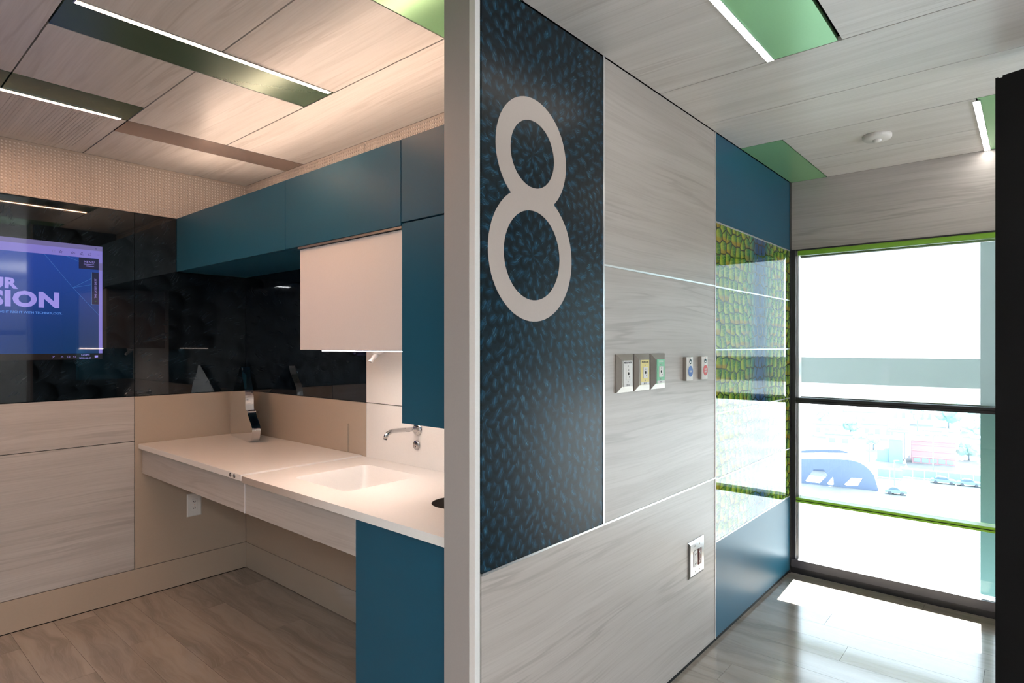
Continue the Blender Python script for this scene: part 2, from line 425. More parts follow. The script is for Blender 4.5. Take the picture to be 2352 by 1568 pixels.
def text(name, s, size, o, r, u, mat, parent, align='LEFT', bold=0.0, sx=1.0, depth=0.0004, space=1.0):
    cu = bpy.data.curves.new(name, 'FONT'); cu.body = s; cu.size = size; cu.align_x = align
    cu.offset = bold; cu.space_character = space; cu.extrude = depth; cu.resolution_u = 3
    me = curve_mesh(cu, frame(o, r, u) @ Matrix.Scale(sx, 4, (1, 0, 0))); me.name = name
    return link(name, me, mat, parent)

def rrect(x0, x1, y0, y1, r, n=5):
    pts = []
    for cx, cy, a0 in ((x1 - r, y1 - r, 0), (x0 + r, y1 - r, 90), (x0 + r, y0 + r, 180), (x1 - r, y0 + r, 270)):
        for k in range(n + 1):
            a = math.radians(a0 + 90 * k / n); pts.append((cx + r * math.cos(a), cy + r * math.sin(a)))
    return pts

def circ(cx, cy, r, n=40, ry=None):
    ry = ry or r
    return [(cx + r * math.cos(2 * PI * k / n), cy + ry * math.sin(2 * PI * k / n)) for k in range(n)]

def perf(name, mtx, nu, nv, pu, pv, ru, rv, depth, mat, parent, seg=8, margins=(0, 0, 0, 0)):
    """sheet pierced by nu x nv holes, with the rims of the holes"""
    bm = bmesh.new()
    gx = [i * pu for i in range(nu + 1)]; gy = [j * pv for j in range(nv + 1)]
    gv = [[bm.verts.new((x, y, 0)) for y in gy] for x in gx]
    for i in range(nu):
        for j in range(nv):
            cx, cy = (i + 0.5) * pu, (j + 0.5) * pv
            ang = [2 * PI * (k + 0.5) / seg - 0.75 * PI for k in range(seg)]
            t = [bm.verts.new((cx + ru * math.cos(a), cy + rv * math.sin(a), 0)) for a in ang]
            b = [bm.verts.new((cx + ru * math.cos(a), cy + rv * math.sin(a), -depth)) for a in ang]
            c = [gv[i][j], gv[i + 1][j], gv[i + 1][j + 1], gv[i][j + 1]]
            q = seg // 4
            for s in range(4):
                ring = [t[(s * q + k) % seg] for k in range(-1, q)]
                # fan from corner s over its quarter, then the bridge to the next corner
                for k in range(q): bm.faces.new((c[s], ring[k + 1], ring[k]))
                bm.faces.new((c[s], c[(s + 1) % 4], t[(s * q + q - 1) % seg]))
            for k in range(seg): bm.faces.new((t[k], t[(k + 1) % seg], b[(k + 1) % seg], b[k]))
    ml, mr, mb, mt = margins; X, Y = nu * pu, nv * pv
    for a in (((-ml, -mb), (X + mr, -mb), (X + mr, 0), (-ml, 0)), ((-ml, Y), (X + mr, Y), (X + mr, Y + mt), (-ml, Y + mt)),
              ((-ml, 0), (0, 0), (0, Y), (-ml, Y)), ((X, 0), (X + mr, 0), (X + mr, Y), (X, Y))):
        if abs(a[0][0] - a[2][0]) > 1e-6 and abs(a[0][1] - a[2][1]) > 1e-6:
            bm.faces.new([bm.verts.new((p[0], p[1], 0)) for p in a])
    bm.transform(mtx)
    return from_bm(name, bm, mat, parent)

# ================================================================== THE SETTING
YW, YP, XP = 1.22, 1.353, 1.249      # partition: face with the numeral, its other face, its free end
XS, YL, XN = 1.918, 4.06, 4.265      # sink wall, screen wall, window wall
XR, YR = -2.6, -4.2                  # walls behind the camera

# ---- floor: planks over a dark bed
floor = box('floor', XR, XN + 0.1, YR, YL + 0.013, -0.12, -0.006, 'gap'); tag(floor, kind='structure')
PW, PLn = 0.1815, 1.22
def plank_mesh(w, l):
    bm = bmesh.new(); add_box(bm, 0, w - 0.0012, 0, l - 0.0012, -0.006, 0)
    me = bpy.data.meshes.new('plank'); bm.to_mesh(me); bm.free(); me.materials.append(M['plank']); return me
i = 0; x = XR
full = plank_mesh(PW, PLn)
while x < XN - 0.005:
    w = min(PW, XN - x)
    y = YR - ((i * 0.437) % 1.0) * PLn
    ymax = YL
    while y < ymax:
        a, b = max(y, YR), min(y + PLn, ymax)
        if b - a > 0.02:
            me = full if (b - a > PLn - 1e-4 and w > PW - 1e-4) else plank_mesh(w, b - a)
            o = bpy.data.objects.new('floor_plank', me); COL.objects.link(o); o.parent = floor; o.location = (x, a, 0)
        y += PLn
    x += PW; i += 1

# ---- ceiling: dark void with separate panels hung 3 cm below it
ceil = box('ceiling', XR, XN + 0.02, YR, YL + 0.02, H + 0.03, H + 0.12, 'gap'); tag(ceil, kind='structure')
G = 0.0028
def cpanel(x0, x1, y0, y1, mat='wood_ceiling', name='ceiling_panel', label=None):
    return box(name, x0 + G, x1 - G, y0 + G, y1 - G, H, H + 0.018, mat, ceil, 0, label)
A_, B_, C_ = 0.510, 0.985, 1.4585
# left bay
cpanel(XR, A_, 1.575, 3.080); cpanel(XR, A_ - 0.475, YW, 1.575); cpanel(A_ - 0.475, A_, YW, 1.575)
cpanel(A_, B_, 1.575, 2.273); cpanel(A_, B_, 2.515, 3.080)
cpanel(B_, C_, 1.575, 2.273); cpanel(B_, C_, 2.515, 3.312)
cpanel(C_, XS, YP, 3.312)
cpanel(B_, XS, 3.525, YL)
LM = 'green satin metallic inset'
LD = 'dark moss green satin metallic inset'
cpanel(A_, C_, 2.273, 2.515, 'moss_metal', 'inset_panel', LD)
cpanel(XR, A_, 3.080, 3.312, 'moss_metal', 'inset_panel', LD); cpanel(A_, B_, 3.080, 3.312, 'moss_metal', 'inset_panel', LD)
cpanel(B_, XS, 3.312, 3.525, 'bronze_metal', 'inset_panel', 'grey brown satin metallic inset')
cpanel(A_, C_, YW, 1.575, 'lime_metal', 'inset_panel', LM)
# pierced acoustic panel above the screen
pu = 0.0148; n_u, n_v = 25, 41
perf('perforated_ceiling_panel', frame((0.548, 3.362, H), (1, 0, 0), (0, 1, 0)) @ Matrix.Scale(-1, 4, (0, 0, 1)), n_u, n_v, pu, pu, 0.0029, 0.0046, 0.012, 'wood_ceiling', ceil, 4,
     (0.548 - A_, B_ - G - 0.548 - n_u * pu, 0.362 - 0.312 - G, YL - G - 3.362 - n_v * pu))
perf('perforated_ceiling_panel', frame((0.07, 3.362, H), (1, 0, 0), (0, 1, 0)) @ Matrix.Scale(-1, 4, (0, 0, 1)), n_u, n_v, pu, pu, 0.0029, 0.0046, 0.012, 'wood_ceiling', ceil, 4,
     (0.05, A_ - G - 0.07 - n_u * pu, 0.362 - 0.312 - G, YL - G - 3.362 - n_v * pu))
cpanel(XR, 0.02, 3.312, YL)
# right bay
cpanel(C_, 2.39, 0.757, YW); cpanel(C_, 2.39, 0.522, 0.757, 'lime_metal', 'inset_panel', LM)
box('ceiling_panel', C_ + G, 2.39 - G, YR, 0.510, H, H + 0.018, 'wood_ceiling', ceil)
cpanel(2.39, 2.870, YR, YW); cpanel(2.870, 3.342, YR, YW)
cpanel(3.342, 3.815, 0.185, 1.000); cpanel(3.815, XN, 0.185, 1.000)
cpanel(3.342, XN, 1.000, YW, 'lime_metal', 'inset_panel', LM)
cpanel(3.342, XN, -0.05, 0.185, 'lime_metal', 'inset_panel', LM)
cpanel(3.342, XN, YR, -0.05)
cpanel(XR, C_, YR, 0.522); cpanel(XR, C_, 0.522, YW)

# ---- wall_left (screen wall)
wl = box('wall_left', XR, XS + 0.1, YL + 0.0140, YL + 0.14, -0.12, H + 0.03, 'gap'); tag(wl, kind='structure')
g = 0.0020
def lpanel(x0, x1, z0, z1, mat, name='wall_panel', label=None, par=None):
    return box(name, x0 + g, x1 - g, YL, YL + 0.012, z0 + g, z1 - g, mat, par or wl, 0, label)
for a, b in ((XR, -1.235), (-1.235, 0.005), (0.005, 1.245)):
    lpanel(a, b, 0.174, 0.940, 'wood_x'); lpanel(a, b, 0.940, 1.2085, 'wood_x')
lpanel(1.245, XS, 0.174, 1.2085, 'beige', label='plain beige laminate panel')
box('baseboard', XR, XS, YL, YL + 0.012, 0.004, 0.174 - g, 'beige', wl, 0, 'beige laminate base panel')
for a, b in ((XR, -0.85), (-0.85, 1.245), (1.245, XS)):
    lpanel(a, b, 1.2085, 2.307, 'feather_dark', 'glass_panel', 'dark glass panel with a feather print')
PP = 0.0175
nu = int((XS - 0.29) / PP)
perf('perforated_panel', frame((XS - nu * PP, YL, 2.3115), (1, 0, 0), (0, 0, 1)), nu, 16, PP, PP, 0.0055, 0.0055, 0.004, 'perf', wl, 8, (XS - nu * PP - 0.10, 0, 0.003, H - 2.3115 - 16 * PP))
box('perforated_panel_backing', XR, XS, YL + 0.004, YL + 0.0135, 2.309, H, 'perf_back', wl)
box('perforated_panel_end', XR, 0.10, YL, YL + 0.003, 2.309, H, 'perf', wl)

# ---- wall_back (sink wall)
wb = box('wall_back', XS + 0.0140, XS + 0.12, YP - 0.01, YL + 0.02, -0.12, H + 0.03, 'gap'); tag(wb, kind='structure')
def bpanel(y0, y1, z0, z1, mat, name='wall_panel', label=None):
    return box(name, XS, XS + 0.012, y0 + g, y1 - g, z0 + g, z1 - g, mat, wb, 0, label)
bpanel(2.686, YL, 1.2085, 2.307, 'feather_back', 'glass_panel', 'dark glass panel with a feather print')
bpanel(YP, 2.686, 1.2085, 2.307, 'solid', label='white backsplash panel')
bpanel(YP, 2.686, 0.880, 1.2085, 'solid', label='white backsplash panel')
# beige panel with two slots for the lifting arms of the worktop
def slot_loop(y, z0, z1, w=0.016):
    return [(y - w / 2, z0)] + [(y - w / 2 * math.cos(PI * k / 8), z1 - w / 2 + w / 2 * math.sin(PI * k / 8)) for k in range(9)] + [(y + w / 2, z0)]
plate('wall_panel', [[(2.686 + g, 0.174 + g), (YL - g, 0.174 + g), (YL - g, 1.2085 - g), (2.686 + g, 1.2085 - g)],
                     slot_loop(2.851, 0.72, 1.083), slot_loop(3.888, 0.72, 1.083)], 0.012,
      frame((XS + 0.012, 0, 0), (0, 1, 0), (0, 0, 1)) @ Matrix.Scale(-1, 4, (0, 0, 1)), 'beige', wb)

def lower_mat():
    """beige laminate that turns to the elm grain towards the base cabinet with a slanting soft edge"""
    t = NT('beige_laminate_with_elm_corner')
    x, y, z = t.sep(t.pos())
    ed = t.m2('ADD', t.m2('SUBTRACT', 3.10, y), t.m2('MULTIPLY', t.m2('SUBTRACT', z, 0.28), 0.75))
    band = t.noise(t.comb(t.m2('MULTIPLY', y, 1.2), t.m2('MULTIPLY', t.m2('ADD', z, t.m2('MULTIPLY', y, 0.25)), 22.0), 0.0), 1.0, 4.0, 0.6)
    wd = t.mix(t.ss(band, 0.35, 0.65), WD, WL); wd = t.mix(t.m2('MULTIPLY', t.ss(band, 0.52, 0.36), 0.4), wd, WV)
    low = t.ss(z, 0.05, 0.14)
    return t.set(t.mix(t.m2('MULTIPLY', t.ss(ed, -0.03, 0.10), t.m2('MULTIPLY', low, 0.7)), (0.43, 0.36, 0.29, 1), wd), 0.32, 0, 0.5)
M['lower'] = lower_mat()
bpanel(1.858, 2.686, 0.174, 0.880, 'lower', label='beige panel turning to wood grain'); box('baseboard', XS, XS + 0.012, 1.858, YL - g, 0.004, 0.174 - g, 'lower', wb, 0, 'beige laminate base panel')
nv_ = int((2.694 - YP) / PP)
perf('perforated_panel', frame((XS, 2.694 - 0.002, 2.3115), (0, -1, 0), (0, 0, 1)), nv_, 16, PP, PP, 0.0055, 0.0055, 0.004, 'perf', wb, 8, (0, 0.01, 0.003, H - 2.3115 - 16 * PP))
nv_ = int((YL - 2.694) / PP)
perf('perforated_panel', frame((XS, YL, 2.3115), (0, -1, 0), (0, 0, 1)), nv_, 16, PP, PP, 0.0055, 0.0055, 0.004, 'perf', wb, 8, (0, YL - 2.698 - nv_ * PP, 0.003, H - 2.3115 - 16 * PP))
box('perforated_panel_backing', XS + 0.004, XS + 0.0135, YP, YL, 2.309, H, 'perf_back', wb)

# ---- wall_right: the partition with the numeral
wr = box('wall_right', XP + 0.02, XN + 0.1, YW + 0.016, YP, -0.12, H + 0.03, 'gap'); tag(wr, kind='structure')
box('end_panel', XP, XP + 0.018, 1.2455, YP, 0, H, 'beige_post', wr, 0.001, 'taupe end panel of the partition')
box('edge_trim', XP - 0.001, XP + 0.020, YW, 1.245, 0, H, 'white_trim', wr, 0.001, 'pale aluminium edge strip')
def wpanel(x0, x1, z0, z1, mat, name='wall_panel', label=None):
    return box(name, x0, x1, YW, YW + 0.014, z0, z1, mat, wr, 0, label)
t_ = 0.0035
L1, L2, L3 = 1.938, 2.995, 4.235
XA = XP + 0.026
fp = wpanel(XA, L1 - t_, 0.838 + t_, H - 0.004, 'feather_teal', 'feather_panel', 'dark teal panel printed with feathers')
wpanel(L1 + t_, L2 - t_, 1.815 + t_, H - 0.004, 'wood_x'); wpanel(L1 + t_, L2 - t_, 0.838 + t_, 1.815 - t_, 'wood_x')
wpanel(XA, L2 - t_, 0.022, 0.838 - t_, 'wood_x')
ZS = (0.511, 0.829, 1.164, 1.4905, 1.8125, 2.143)
wpanel(L2 + t_, L3, 0.022, ZS[0] - t_, 'teal', label='teal laminate panel')
wpanel(L2 + t_, L3, ZS[5] + t_, H - 0.004, 'teal', label='teal laminate panel')
for a, b in zip(ZS, ZS[1:]):
    wpanel(L2 + t_, L3, a + t_, b - t_, 'scales', 'glass_panel', 'glossy glass panel with a green scale print')
box('baseboard', XA, L3, YW + 0.006, YW + 0.016, 0, 0.022, 'black', wr, 0, 'black recessed base strip')
def strip(x0, x1, z0, z1): box('panel_trim', x0, x1, YW - 0.0025, YW + 0.012, z0, z1, 'alu', wr, 0, 'bright aluminium joint strip')
strip(L1 - t_, L1 + t_, 0.838, H); strip(L2 - t_, L2 + t_, 0.022, H)
strip(XA, L2 - t_, 0.838 - t_, 0.838 + t_); strip(L1 + t_, L2 - t_, 1.815 - t_, 1.815 + t_)
for z in ZS: strip(L2 + t_, L3, z - t_, z + t_)
box('corner_trim', L3, L3 + 0.03, YW - 0.004, YW + 0.014, 0, H, 'frame', wr, 0, 'dark corner strip')
# the numeral on the feather panel
def eight():
    pts = []
    c1, r1, c2, r2, cx = 2.128, 0.180, 1.802, 0.2135, 1.515
    d = c1 - c2; d1 = (d * d + r1 * r1 - r2 * r2) / (2 * d); hx = math.sqrt(r1 * r1 - d1 * d1)
    a1 = math.atan2(-d1, hx); a2 = math.atan2(d - d1, hx)
    n = 56
    for k in range(n + 1):
        a = a1 + (PI - 2 * a1) * k / n; pts.append((cx + r1 * math.cos(a), c1 + r1 * math.sin(a)))
    for k in range(1, n):
        a = (PI - a2) + (2 * PI - (PI - 2 * a2)) * k / n; pts.append((cx + r2 * math.cos(a), c2 + r2 * math.sin(a)))
    return [pts, circ(cx, c1, 0.112, 56, 0.108), circ(cx, 1.8015, 0.1435, 56, 0.1445)]
ng = plate('numeral', eight(), 0.0012, frame((0, YW, 0), (1, 0, 0), (0, 0, 1)), 'number', fp); ng['label'] = 'large pale numeral 8'

# ---- wall_front: the window wall
wf = empty('wall_front', (XN, 0, 0)); tag(wf, kind='structure')
YN0 = -3.9
box('header_panel', XN, XN + 0.02, YR, YW, 2.150, H, 'wood_y', wf, 0, 'wood grain panel above the window')
box('wall_core', XN + 0.021, XN + 0.10, YR, YW + 0.1, 2.150, H + 0.03, 'gap', wf)
box('side_core', XN, XN + 0.10, YR, YN0, 0, 2.150, 'plaster', wf)
# ---- walls behind the camera
tag(box('wall_rear', XR - 0.1, XR, YR, YL, -0.12, H + 0.03, 'plaster'), kind='structure')
tag(box('wall_side', XR, XN, YR - 0.1, YR, -0.12, H + 0.03, 'plaster'), kind='structure')

# ---- window_1
win = empty('window_1', (XN, 0.17, 0)); tag(win, kind='structure')
FX0, FX1 = XN, XN + 0.085
box('jamb', XN - 0.004, XN + 0.03, 1.189, YW - 0.002, 0.0, 2.150, 'frame', win, 0.001, 'charcoal window jamb')
box('jamb_return', XN + 0.03, FX1, 1.178, YW, 0.0, 2.150, 'alu', win, 0, 'pale metal reveal beside the glass')
box('jamb', FX0, FX1, YN0, YN0 + 0.04, 0.0, 2.150, 'frame', win)
hd = box('head_rail', FX0 + 0.002, FX1, YN0 + 0.04, 1.178, 2.112, 2.150, 'lime', win, 0, 'lime green head rail')
box('gasket', FX0 - 0.001, FX0 + 0.002, YN0 + 0.04, 1.189, 2.141, 2.150, 'frame', win, 0, 'thin dark gasket')
tr_ = box('transom', FX0 - 0.002, FX1, YN0 + 0.04, 1.1885, 1.131, 1.166, 'frame', win, 0.0015, 'charcoal cross rail')
box('groove', FX0 - 0.0035, FX0 - 0.002, YN0 + 0.04, 1.1885, 1.147, 1.151, 'black', tr_)
lr = box('lower_rail', FX0, FX1, YN0 + 0.04, 1.1885, 0.472, 0.503, 'lime', win, 0.001, 'lime green cross rail')
box('groove', FX0 - 0.002, FX0, YN0 + 0.04, 1.1885, 0.4845, 0.488, 'black', lr, 0, 'black gasket line')
box('sill_face', XN - 0.012, XN + 0.004, YN0, 1.215, 0.040, 0.092, 'sill', win, 0, 'dark grey sill board')
box('sill_foot', XN - 0.006, XN + 0.004, YN0, 1.215, 0.0, 0.040, 'frame', win)
box('sill_ledge', XN + 0.004, FX1, YN0, 1.1885, 0.084, 0.094, 'alu', win, 0, 'bright metal sill ledge')
for z0, z1 in ((0.094, 0.472), (0.503, 1.131), (1.166, 2.112)):
    box('pane', XN + 0.060, XN + 0.066, YN0 + 0.04, 1.178, z0, z1, 'glass', win, 0, 'clear window pane')

# ---- door_1: the black door leaf standing open at the right edge
dp = Vector((2.9993, 0.0932, 0)); dd = Vector((-0.321, -0.947, 0)).normalized(); dn = Vector((dd.y, -dd.x, 0))   # dn points away from the camera side
door = empty('door_1', dp); tag(door, kind='structure')
def leaf(name, s0, s1, n0, n1, z0, z1, mat, label=None):
    bm = bmesh.new(); add_box(bm, s0, s1, n0, n1, z0, z1)
    bm.transform(Matrix(((dd.x, dn.x, 0, dp.x), (dd.y, dn.y, 0, dp.y), (0, 0, 1, 0), (0, 0, 0, 1))))
    bmesh.ops.recalc_face_normals(bm, faces=bm.faces[:])
    o = from_bm(name, bm, mat, door)
    if label: o['label'] = label
for sg in (1,):
    leaf('edge_seal', 0.0, 0.0085, 0.004, 0.040, 0.006, 2.538, 'black', 'narrow black edge seal')
    leaf('edge_stile', 0.0085, 0.0247, 0.001, 0.043, 0.006, 2.532, 'black')
    leaf('door_leaf', 0.0247, 0.94, 0.0, 0.045, 0.006, 2.538, 'black', 'matt black door leaf')

# ================================================================== THINGS: left bay
# ---- screen behind/on the dark glass
scr = empty('wall_screen', (0.502, YL, 1.433), 'flat wall screen showing a blue web page on the dark feather glass', 'screen')
def spanel(name, x0, x1, z0, z1, mat, y=0.0, label=None, par=None):
    return box(name, x0, x1, YL - 0.0026 - y, YL - 0.0006 - y, z0, z1, mat, par or scr, 0, label)
SY = YL - 0.0032
spanel('display', -0.072, 1.080, 1.468, 2.081, 'screen', 0.0, 'lit blue screen')
spanel('task_bar', -0.072, 1.080, 1.434, 1.468, 'screen_bar', 0.0, 'black task bar')
spanel('title_bar', -0.072, 1.0795, 2.055, 2.081, 'screen_soft', 0.0004, 'grey title bar')
spanel('tool_bar', -0.072, 1.0795, 2.010, 2.055, 'screen_lilac', 0.0004, 'lilac tool bar')
sbp = spanel('scroll_bar', 1.062, 1.0795, 1.468, 2.010, 'screen_lilac', 0.0004, 'lilac scroll bar')
spanel('scroll_thumb', 1.063, 1.079, 1.945, 1.985, 'screen_soft', 0.0006, par=sbp)
mb = spanel('menu_button', 0.966, 1.062, 1.946, 2.0085, 'screen_navy', 0.0006, 'navy menu button')
R_, U_ = (1, 0, 0), (0, 0, 1)
text('lettering', 'MENU', 0.0185, (0.9885, SY, 1.9800), R_, U_, 'screen_text', mb, sx=0.98, space=1.08)
box('menu_line', 0.989, 1.0395, SY - 0.0004, SY, 1.9725, 1.9745, 'screen_text', mb); box('menu_line', 1.002, 1.039, SY - 0.0004, SY, 1.9625, 1.9645, 'screen_text', mb)
tb = spanel('side_tab', 1.0275, 1.062, 1.747, 1.930, 'screen_navy', 0.0006, 'navy side tab')
box('tab_edge', 1.0255, 1.0275, SY - 0.0004, SY, 1.745, 1.930, 'screen_line', tb); box('tab_edge', 1.0275, 1.062, SY - 0.0004, SY, 1.745, 1.747, 'screen_line', tb)
text('lettering', 'THE LATEST DIRTT', 0.0128, (1.0500, SY, 1.7830), (0, 0, 1), (-1, 0, 0), 'screen_text', tb, sx=1.03)
text('lettering', '+', 0.016, (1.0515, SY, 1.7600), (0, 0, 1), (-1, 0, 0), 'screen_green', tb)
text('headline', 'OUR', 0.074, (0.690, SY, 1.8155), R_, U_, 'screen_text', scr, 'RIGHT', 0.0036, 1.10, space=1.06)
text('headline', 'VISION', 0.110, (0.879, SY, 1.7230), R_, U_, 'screen_text', scr, 'RIGHT', 0.0054, 1.13, space=1.07)
text('tag_line', 'BUILDING IT RIGHT WITH TECHNOLOGY.', 0.0165, (0.8895, SY, 1.6835), R_, U_, 'screen_small', scr, 'RIGHT', 0.0003, 1.03)
text('clock', '3:43 PM', 0.0125, (0.9965, SY, 1.4545), R_, U_, 'screen_text', scr, 'CENTER')
text('clock', '2018-06-09', 0.0125, (0.9965, SY, 1.4375), R_, U_, 'screen_text', scr, 'CENTER')
def sline(name, a, b, w, mat, par=None):
    a, b = Vector((a[0], 0, a[1])), Vector((b[0], 0, b[1])); d = (b - a).normalized(); n = Vector((-d.z, 0, d.x)) * w / 2
    bm = bmesh.new()
    lo = [bm.verts.new(p + Vector((0, SY, 0))) for p in (a - n, b - n, b + n, a + n)]
    hi = [bm.verts.new(v.co + Vector((0, -0.0004, 0))) for v in lo]
    bm.faces.new(lo); bm.faces.new(hi)
    for k in range(4): bm.faces.new((lo[k], lo[(k + 1) % 4], hi[(k + 1) % 4], hi[k]))
    bmesh.ops.recalc_face_normals(bm, faces=bm.faces[:])
    return from_bm(name, bm, mat, par or scr)
for a, b in (((0.810, 2.009), (0.938, 1.836)), ((0.938, 1.836), (1.0255, 1.894)), ((0.938, 1.836), (1.0255, 1.859)), ((0.938, 1.836), (1.062, 1.687)), ((0.909, 2.009), (0.966, 1.985))):
    sline('network_line', a, b, 0.0011, 'screen_line')
def star(x, z, r):
    p = []
    for k in range(10):
        a = PI / 2 + k * PI / 5; q = r if k % 2 == 0 else r * 0.45
        p.append((x + q * math.cos(a), z + q * math.sin(a)))
    i_ = [(x + (a - x) * 0.62, z + (b - z) * 0.62) for a, b in p]
    plate('icon', [p, i_], 0.0004, frame((0, SY, 0), R_, U_), 'screen_ink', scr)
star(0.882, 2.030, 0.0095); star(0.936, 2.031, 0.0085)
for k in range(3): sline('icon', (0.944, 2.026 + k * 0.003), (0.949, 2.026 + k * 0.003), 0.0010, 'screen_ink')
plate('icon', [[(0.845, 2.024), (0.861, 2.024), (0.861, 2.036), (0.845, 2.036)], [(0.8462, 2.0252), (0.8525, 2.0252), (0.8525, 2.0348), (0.8462, 2.0348)], [(0.8537, 2.0252), (0.8598, 2.0252), (0.8598, 2.0348), (0.8537, 2.0348)]], 0.0004, frame((0, SY, 0), R_, U_), 'screen_soft', scr)
for seg_ in ([(0.972, 2.026), (0.980, 2.040)], [(0.980, 2.040), (0.984, 2.037)], [(0.984, 2.037), (0.976, 2.024)], [(0.970, 2.0245), (0.988, 2.0245)],
             [(1.010, 2.036), (1.010, 2.025)], [(1.010, 2.025), (1.023, 2.025)], [(1.023, 2.025), (1.023, 2.031)], [(1.012, 2.029), (1.017, 2.035)], [(1.017, 2.035), (1.025, 2.035)], [(1.025, 2.035), (1.021, 2.040)],
             [(1.052, 2.032), (1.054, 2.032)], [(1.057, 2.032), (1.059, 2.032)], [(1.062, 2.032), (1.064, 2.032)], [(1.045, 2.069), (1.051, 2.063)], [(1.051, 2.069), (1.045, 2.063)]):
    sline('icon', seg_[0], seg_[1], 0.0014, 'screen_ink')
for seg_ in ([(0.884, 1.447), (0.889, 1.452)], [(0.889, 1.452), (0.894, 1.447)], [(0.844, 1.443), (0.856, 1.455)], [(0.846, 1.453), (0.856, 1.453)],
             [(0.912, 1.445), (0.924, 1.445)], [(0.924, 1.445), (0.924, 1.454)], [(0.924, 1.454), (0.912, 1.454)], [(0.912, 1.454), (0.912, 1.445)],
             [(0.940, 1.448), (0.945, 1.454)], [(0.945, 1.454), (0.945, 1.443)], [(0.950, 1.445), (0.952, 1.449)], [(0.952, 1.449), (0.950, 1.453)]):
    sline('task_icon', seg_[0], seg_[1], 0.0014, 'screen_text')
plate('task_icon', [[(1.042, 1.445), (1.046, 1.445), (1.046, 1.441), (1.050, 1.445), (1.058, 1.445), (1.058, 1.456), (1.042, 1.456)]], 0.0004, frame((0, SY, 0), R_, U_), 'screen_text', scr)

# ---- upper cabinets
XC, XD = 1.477, 1.497           # door faces / carcase fronts
ZB, ZT = 1.975, 2.307
def wall_cabinet(name, y0, y1, z0, z1, label, xf=XC, mat='teal', group=None, t=0.018):
    c = empty(name, ((xf + XS) / 2, (y0 + y1) / 2, z0), label, 'cabinet', group)
    box('carcase', xf + t + 0.002, XS - 0.002, y0 + 0.001, y1 - 0.001, z0, z1, mat, c)
    box('door', xf, xf + t, y0 + 0.0014, y1 - 0.0014, z0 - 0.0, z1, mat, c, 0.0008)
    return c
u1 = wall_cabinet('wall_cabinet', 2.7215, YL - 0.003, ZB, ZT, 'long teal wall cabinet in the corner beside the screen wall')
u2 = wall_cabinet('wall_cabinet', 1.8445, 2.7205, ZB, ZT, 'teal wall cabinet directly above the white cabinet')
box('finger_rail', XC + 0.004, XC + 0.016, 1.846, 2.613, ZB - 0.010, ZB - 0.0005, 'nickel', u2, 0, 'grey finger rail under the door')
u3 = wall_cabinet('wall_cabinet', YP + 0.003, 1.8435, ZB + 0.012, ZT, 'short teal wall cabinet next to the partition, above the tall one')
u4 = wall_cabinet('tall_wall_cabinet', YP + 0.003, 1.8385, 1.212, ZB + 0.006, 'tall narrow teal cabinet hanging over the tap')
# ---- white cabinet with task light and soap nozzle
XWH = 1.493
u5 = wall_cabinet('dispenser_cabinet', 1.8415, 2.612, 1.492, ZB - 0.012, 'square white cabinet hanging below the teal wall cabinets', XWH, 'white_lam')
tl = empty('task_light', (XWH + 0.03, 2.13, 1.492), 'slim lit strip under the front edge of the white cabinet', 'light')
box('housing', XWH + 0.001, XWH + 0.030, 1.846, 2.430, 1.4890, 1.4915, 'alu', tl)
box('diffuser', XWH + 0.002, XWH + 0.028, 1.850, 2.426, 1.4868, 1.4890, 'led_task', tl, 0, 'lit diffuser')
sd = empty('soap_nozzle', (1.715, 2.35, 1.492), 'pale soap nozzle under the white cabinet by the backsplash', 'dispenser')
lathe('mount', [(0, 0), (0.030, 0), (0.030, -0.012), (0.014, -0.022), (0, -0.022)], (1.742, 2.35, 1.4918), (0, 0, 1), 'white_plastic', sd, 18)
tube('spout', [(1.742, 2.35, 1.474), (1.728, 2.35, 1.462), (1.712, 2.35, 1.448), (1.703, 2.35, 1.436)], [0.014, 0.012, 0.010, 0.011], 'white_plastic', sd, 12)
# ---- cove strip on top of the cabinets (washes the ceiling)
cv = empty('cove_light', (1.515, 2.3, ZT), 'LED strip lying along the top of the teal wall cabinets', 'light')
box('channel', 1.500, 1.530, YP + 0.05, 3.76, ZT + 0.0005, ZT + 0.006, 'alu', cv)
box('diffuser', 1.503, 1.527, YP + 0.06, 3.75, ZT + 0.006, ZT + 0.010, 'led_cove', cv)

# ---- base cabinet (teal) beside the partition
XF = 1.280
bc = empty('base_cabinet', (1.6, 1.605, 0.0), 'teal base cabinet under the sink counter, next to the partition', 'cabinet')
box('carcase', XF + 0.020, XS - 0.002, YP + 0.002, 1.854, 0.10, 0.740, 'teal', bc)
box('carcase_side', XF + 0.020, XS - 0.002, 1.838, 1.855, 0.740, 0.888, 'teal', bc)
box('door', XF, XF + 0.018, YP + 0.002, 1.856, 0.022, 0.888, 'teal', bc, 0.0008)
box('plinth', XF + 0.06, XF + 0.075, YP + 0.004, 1.852, 0.0, 0.10, 'black', bc)

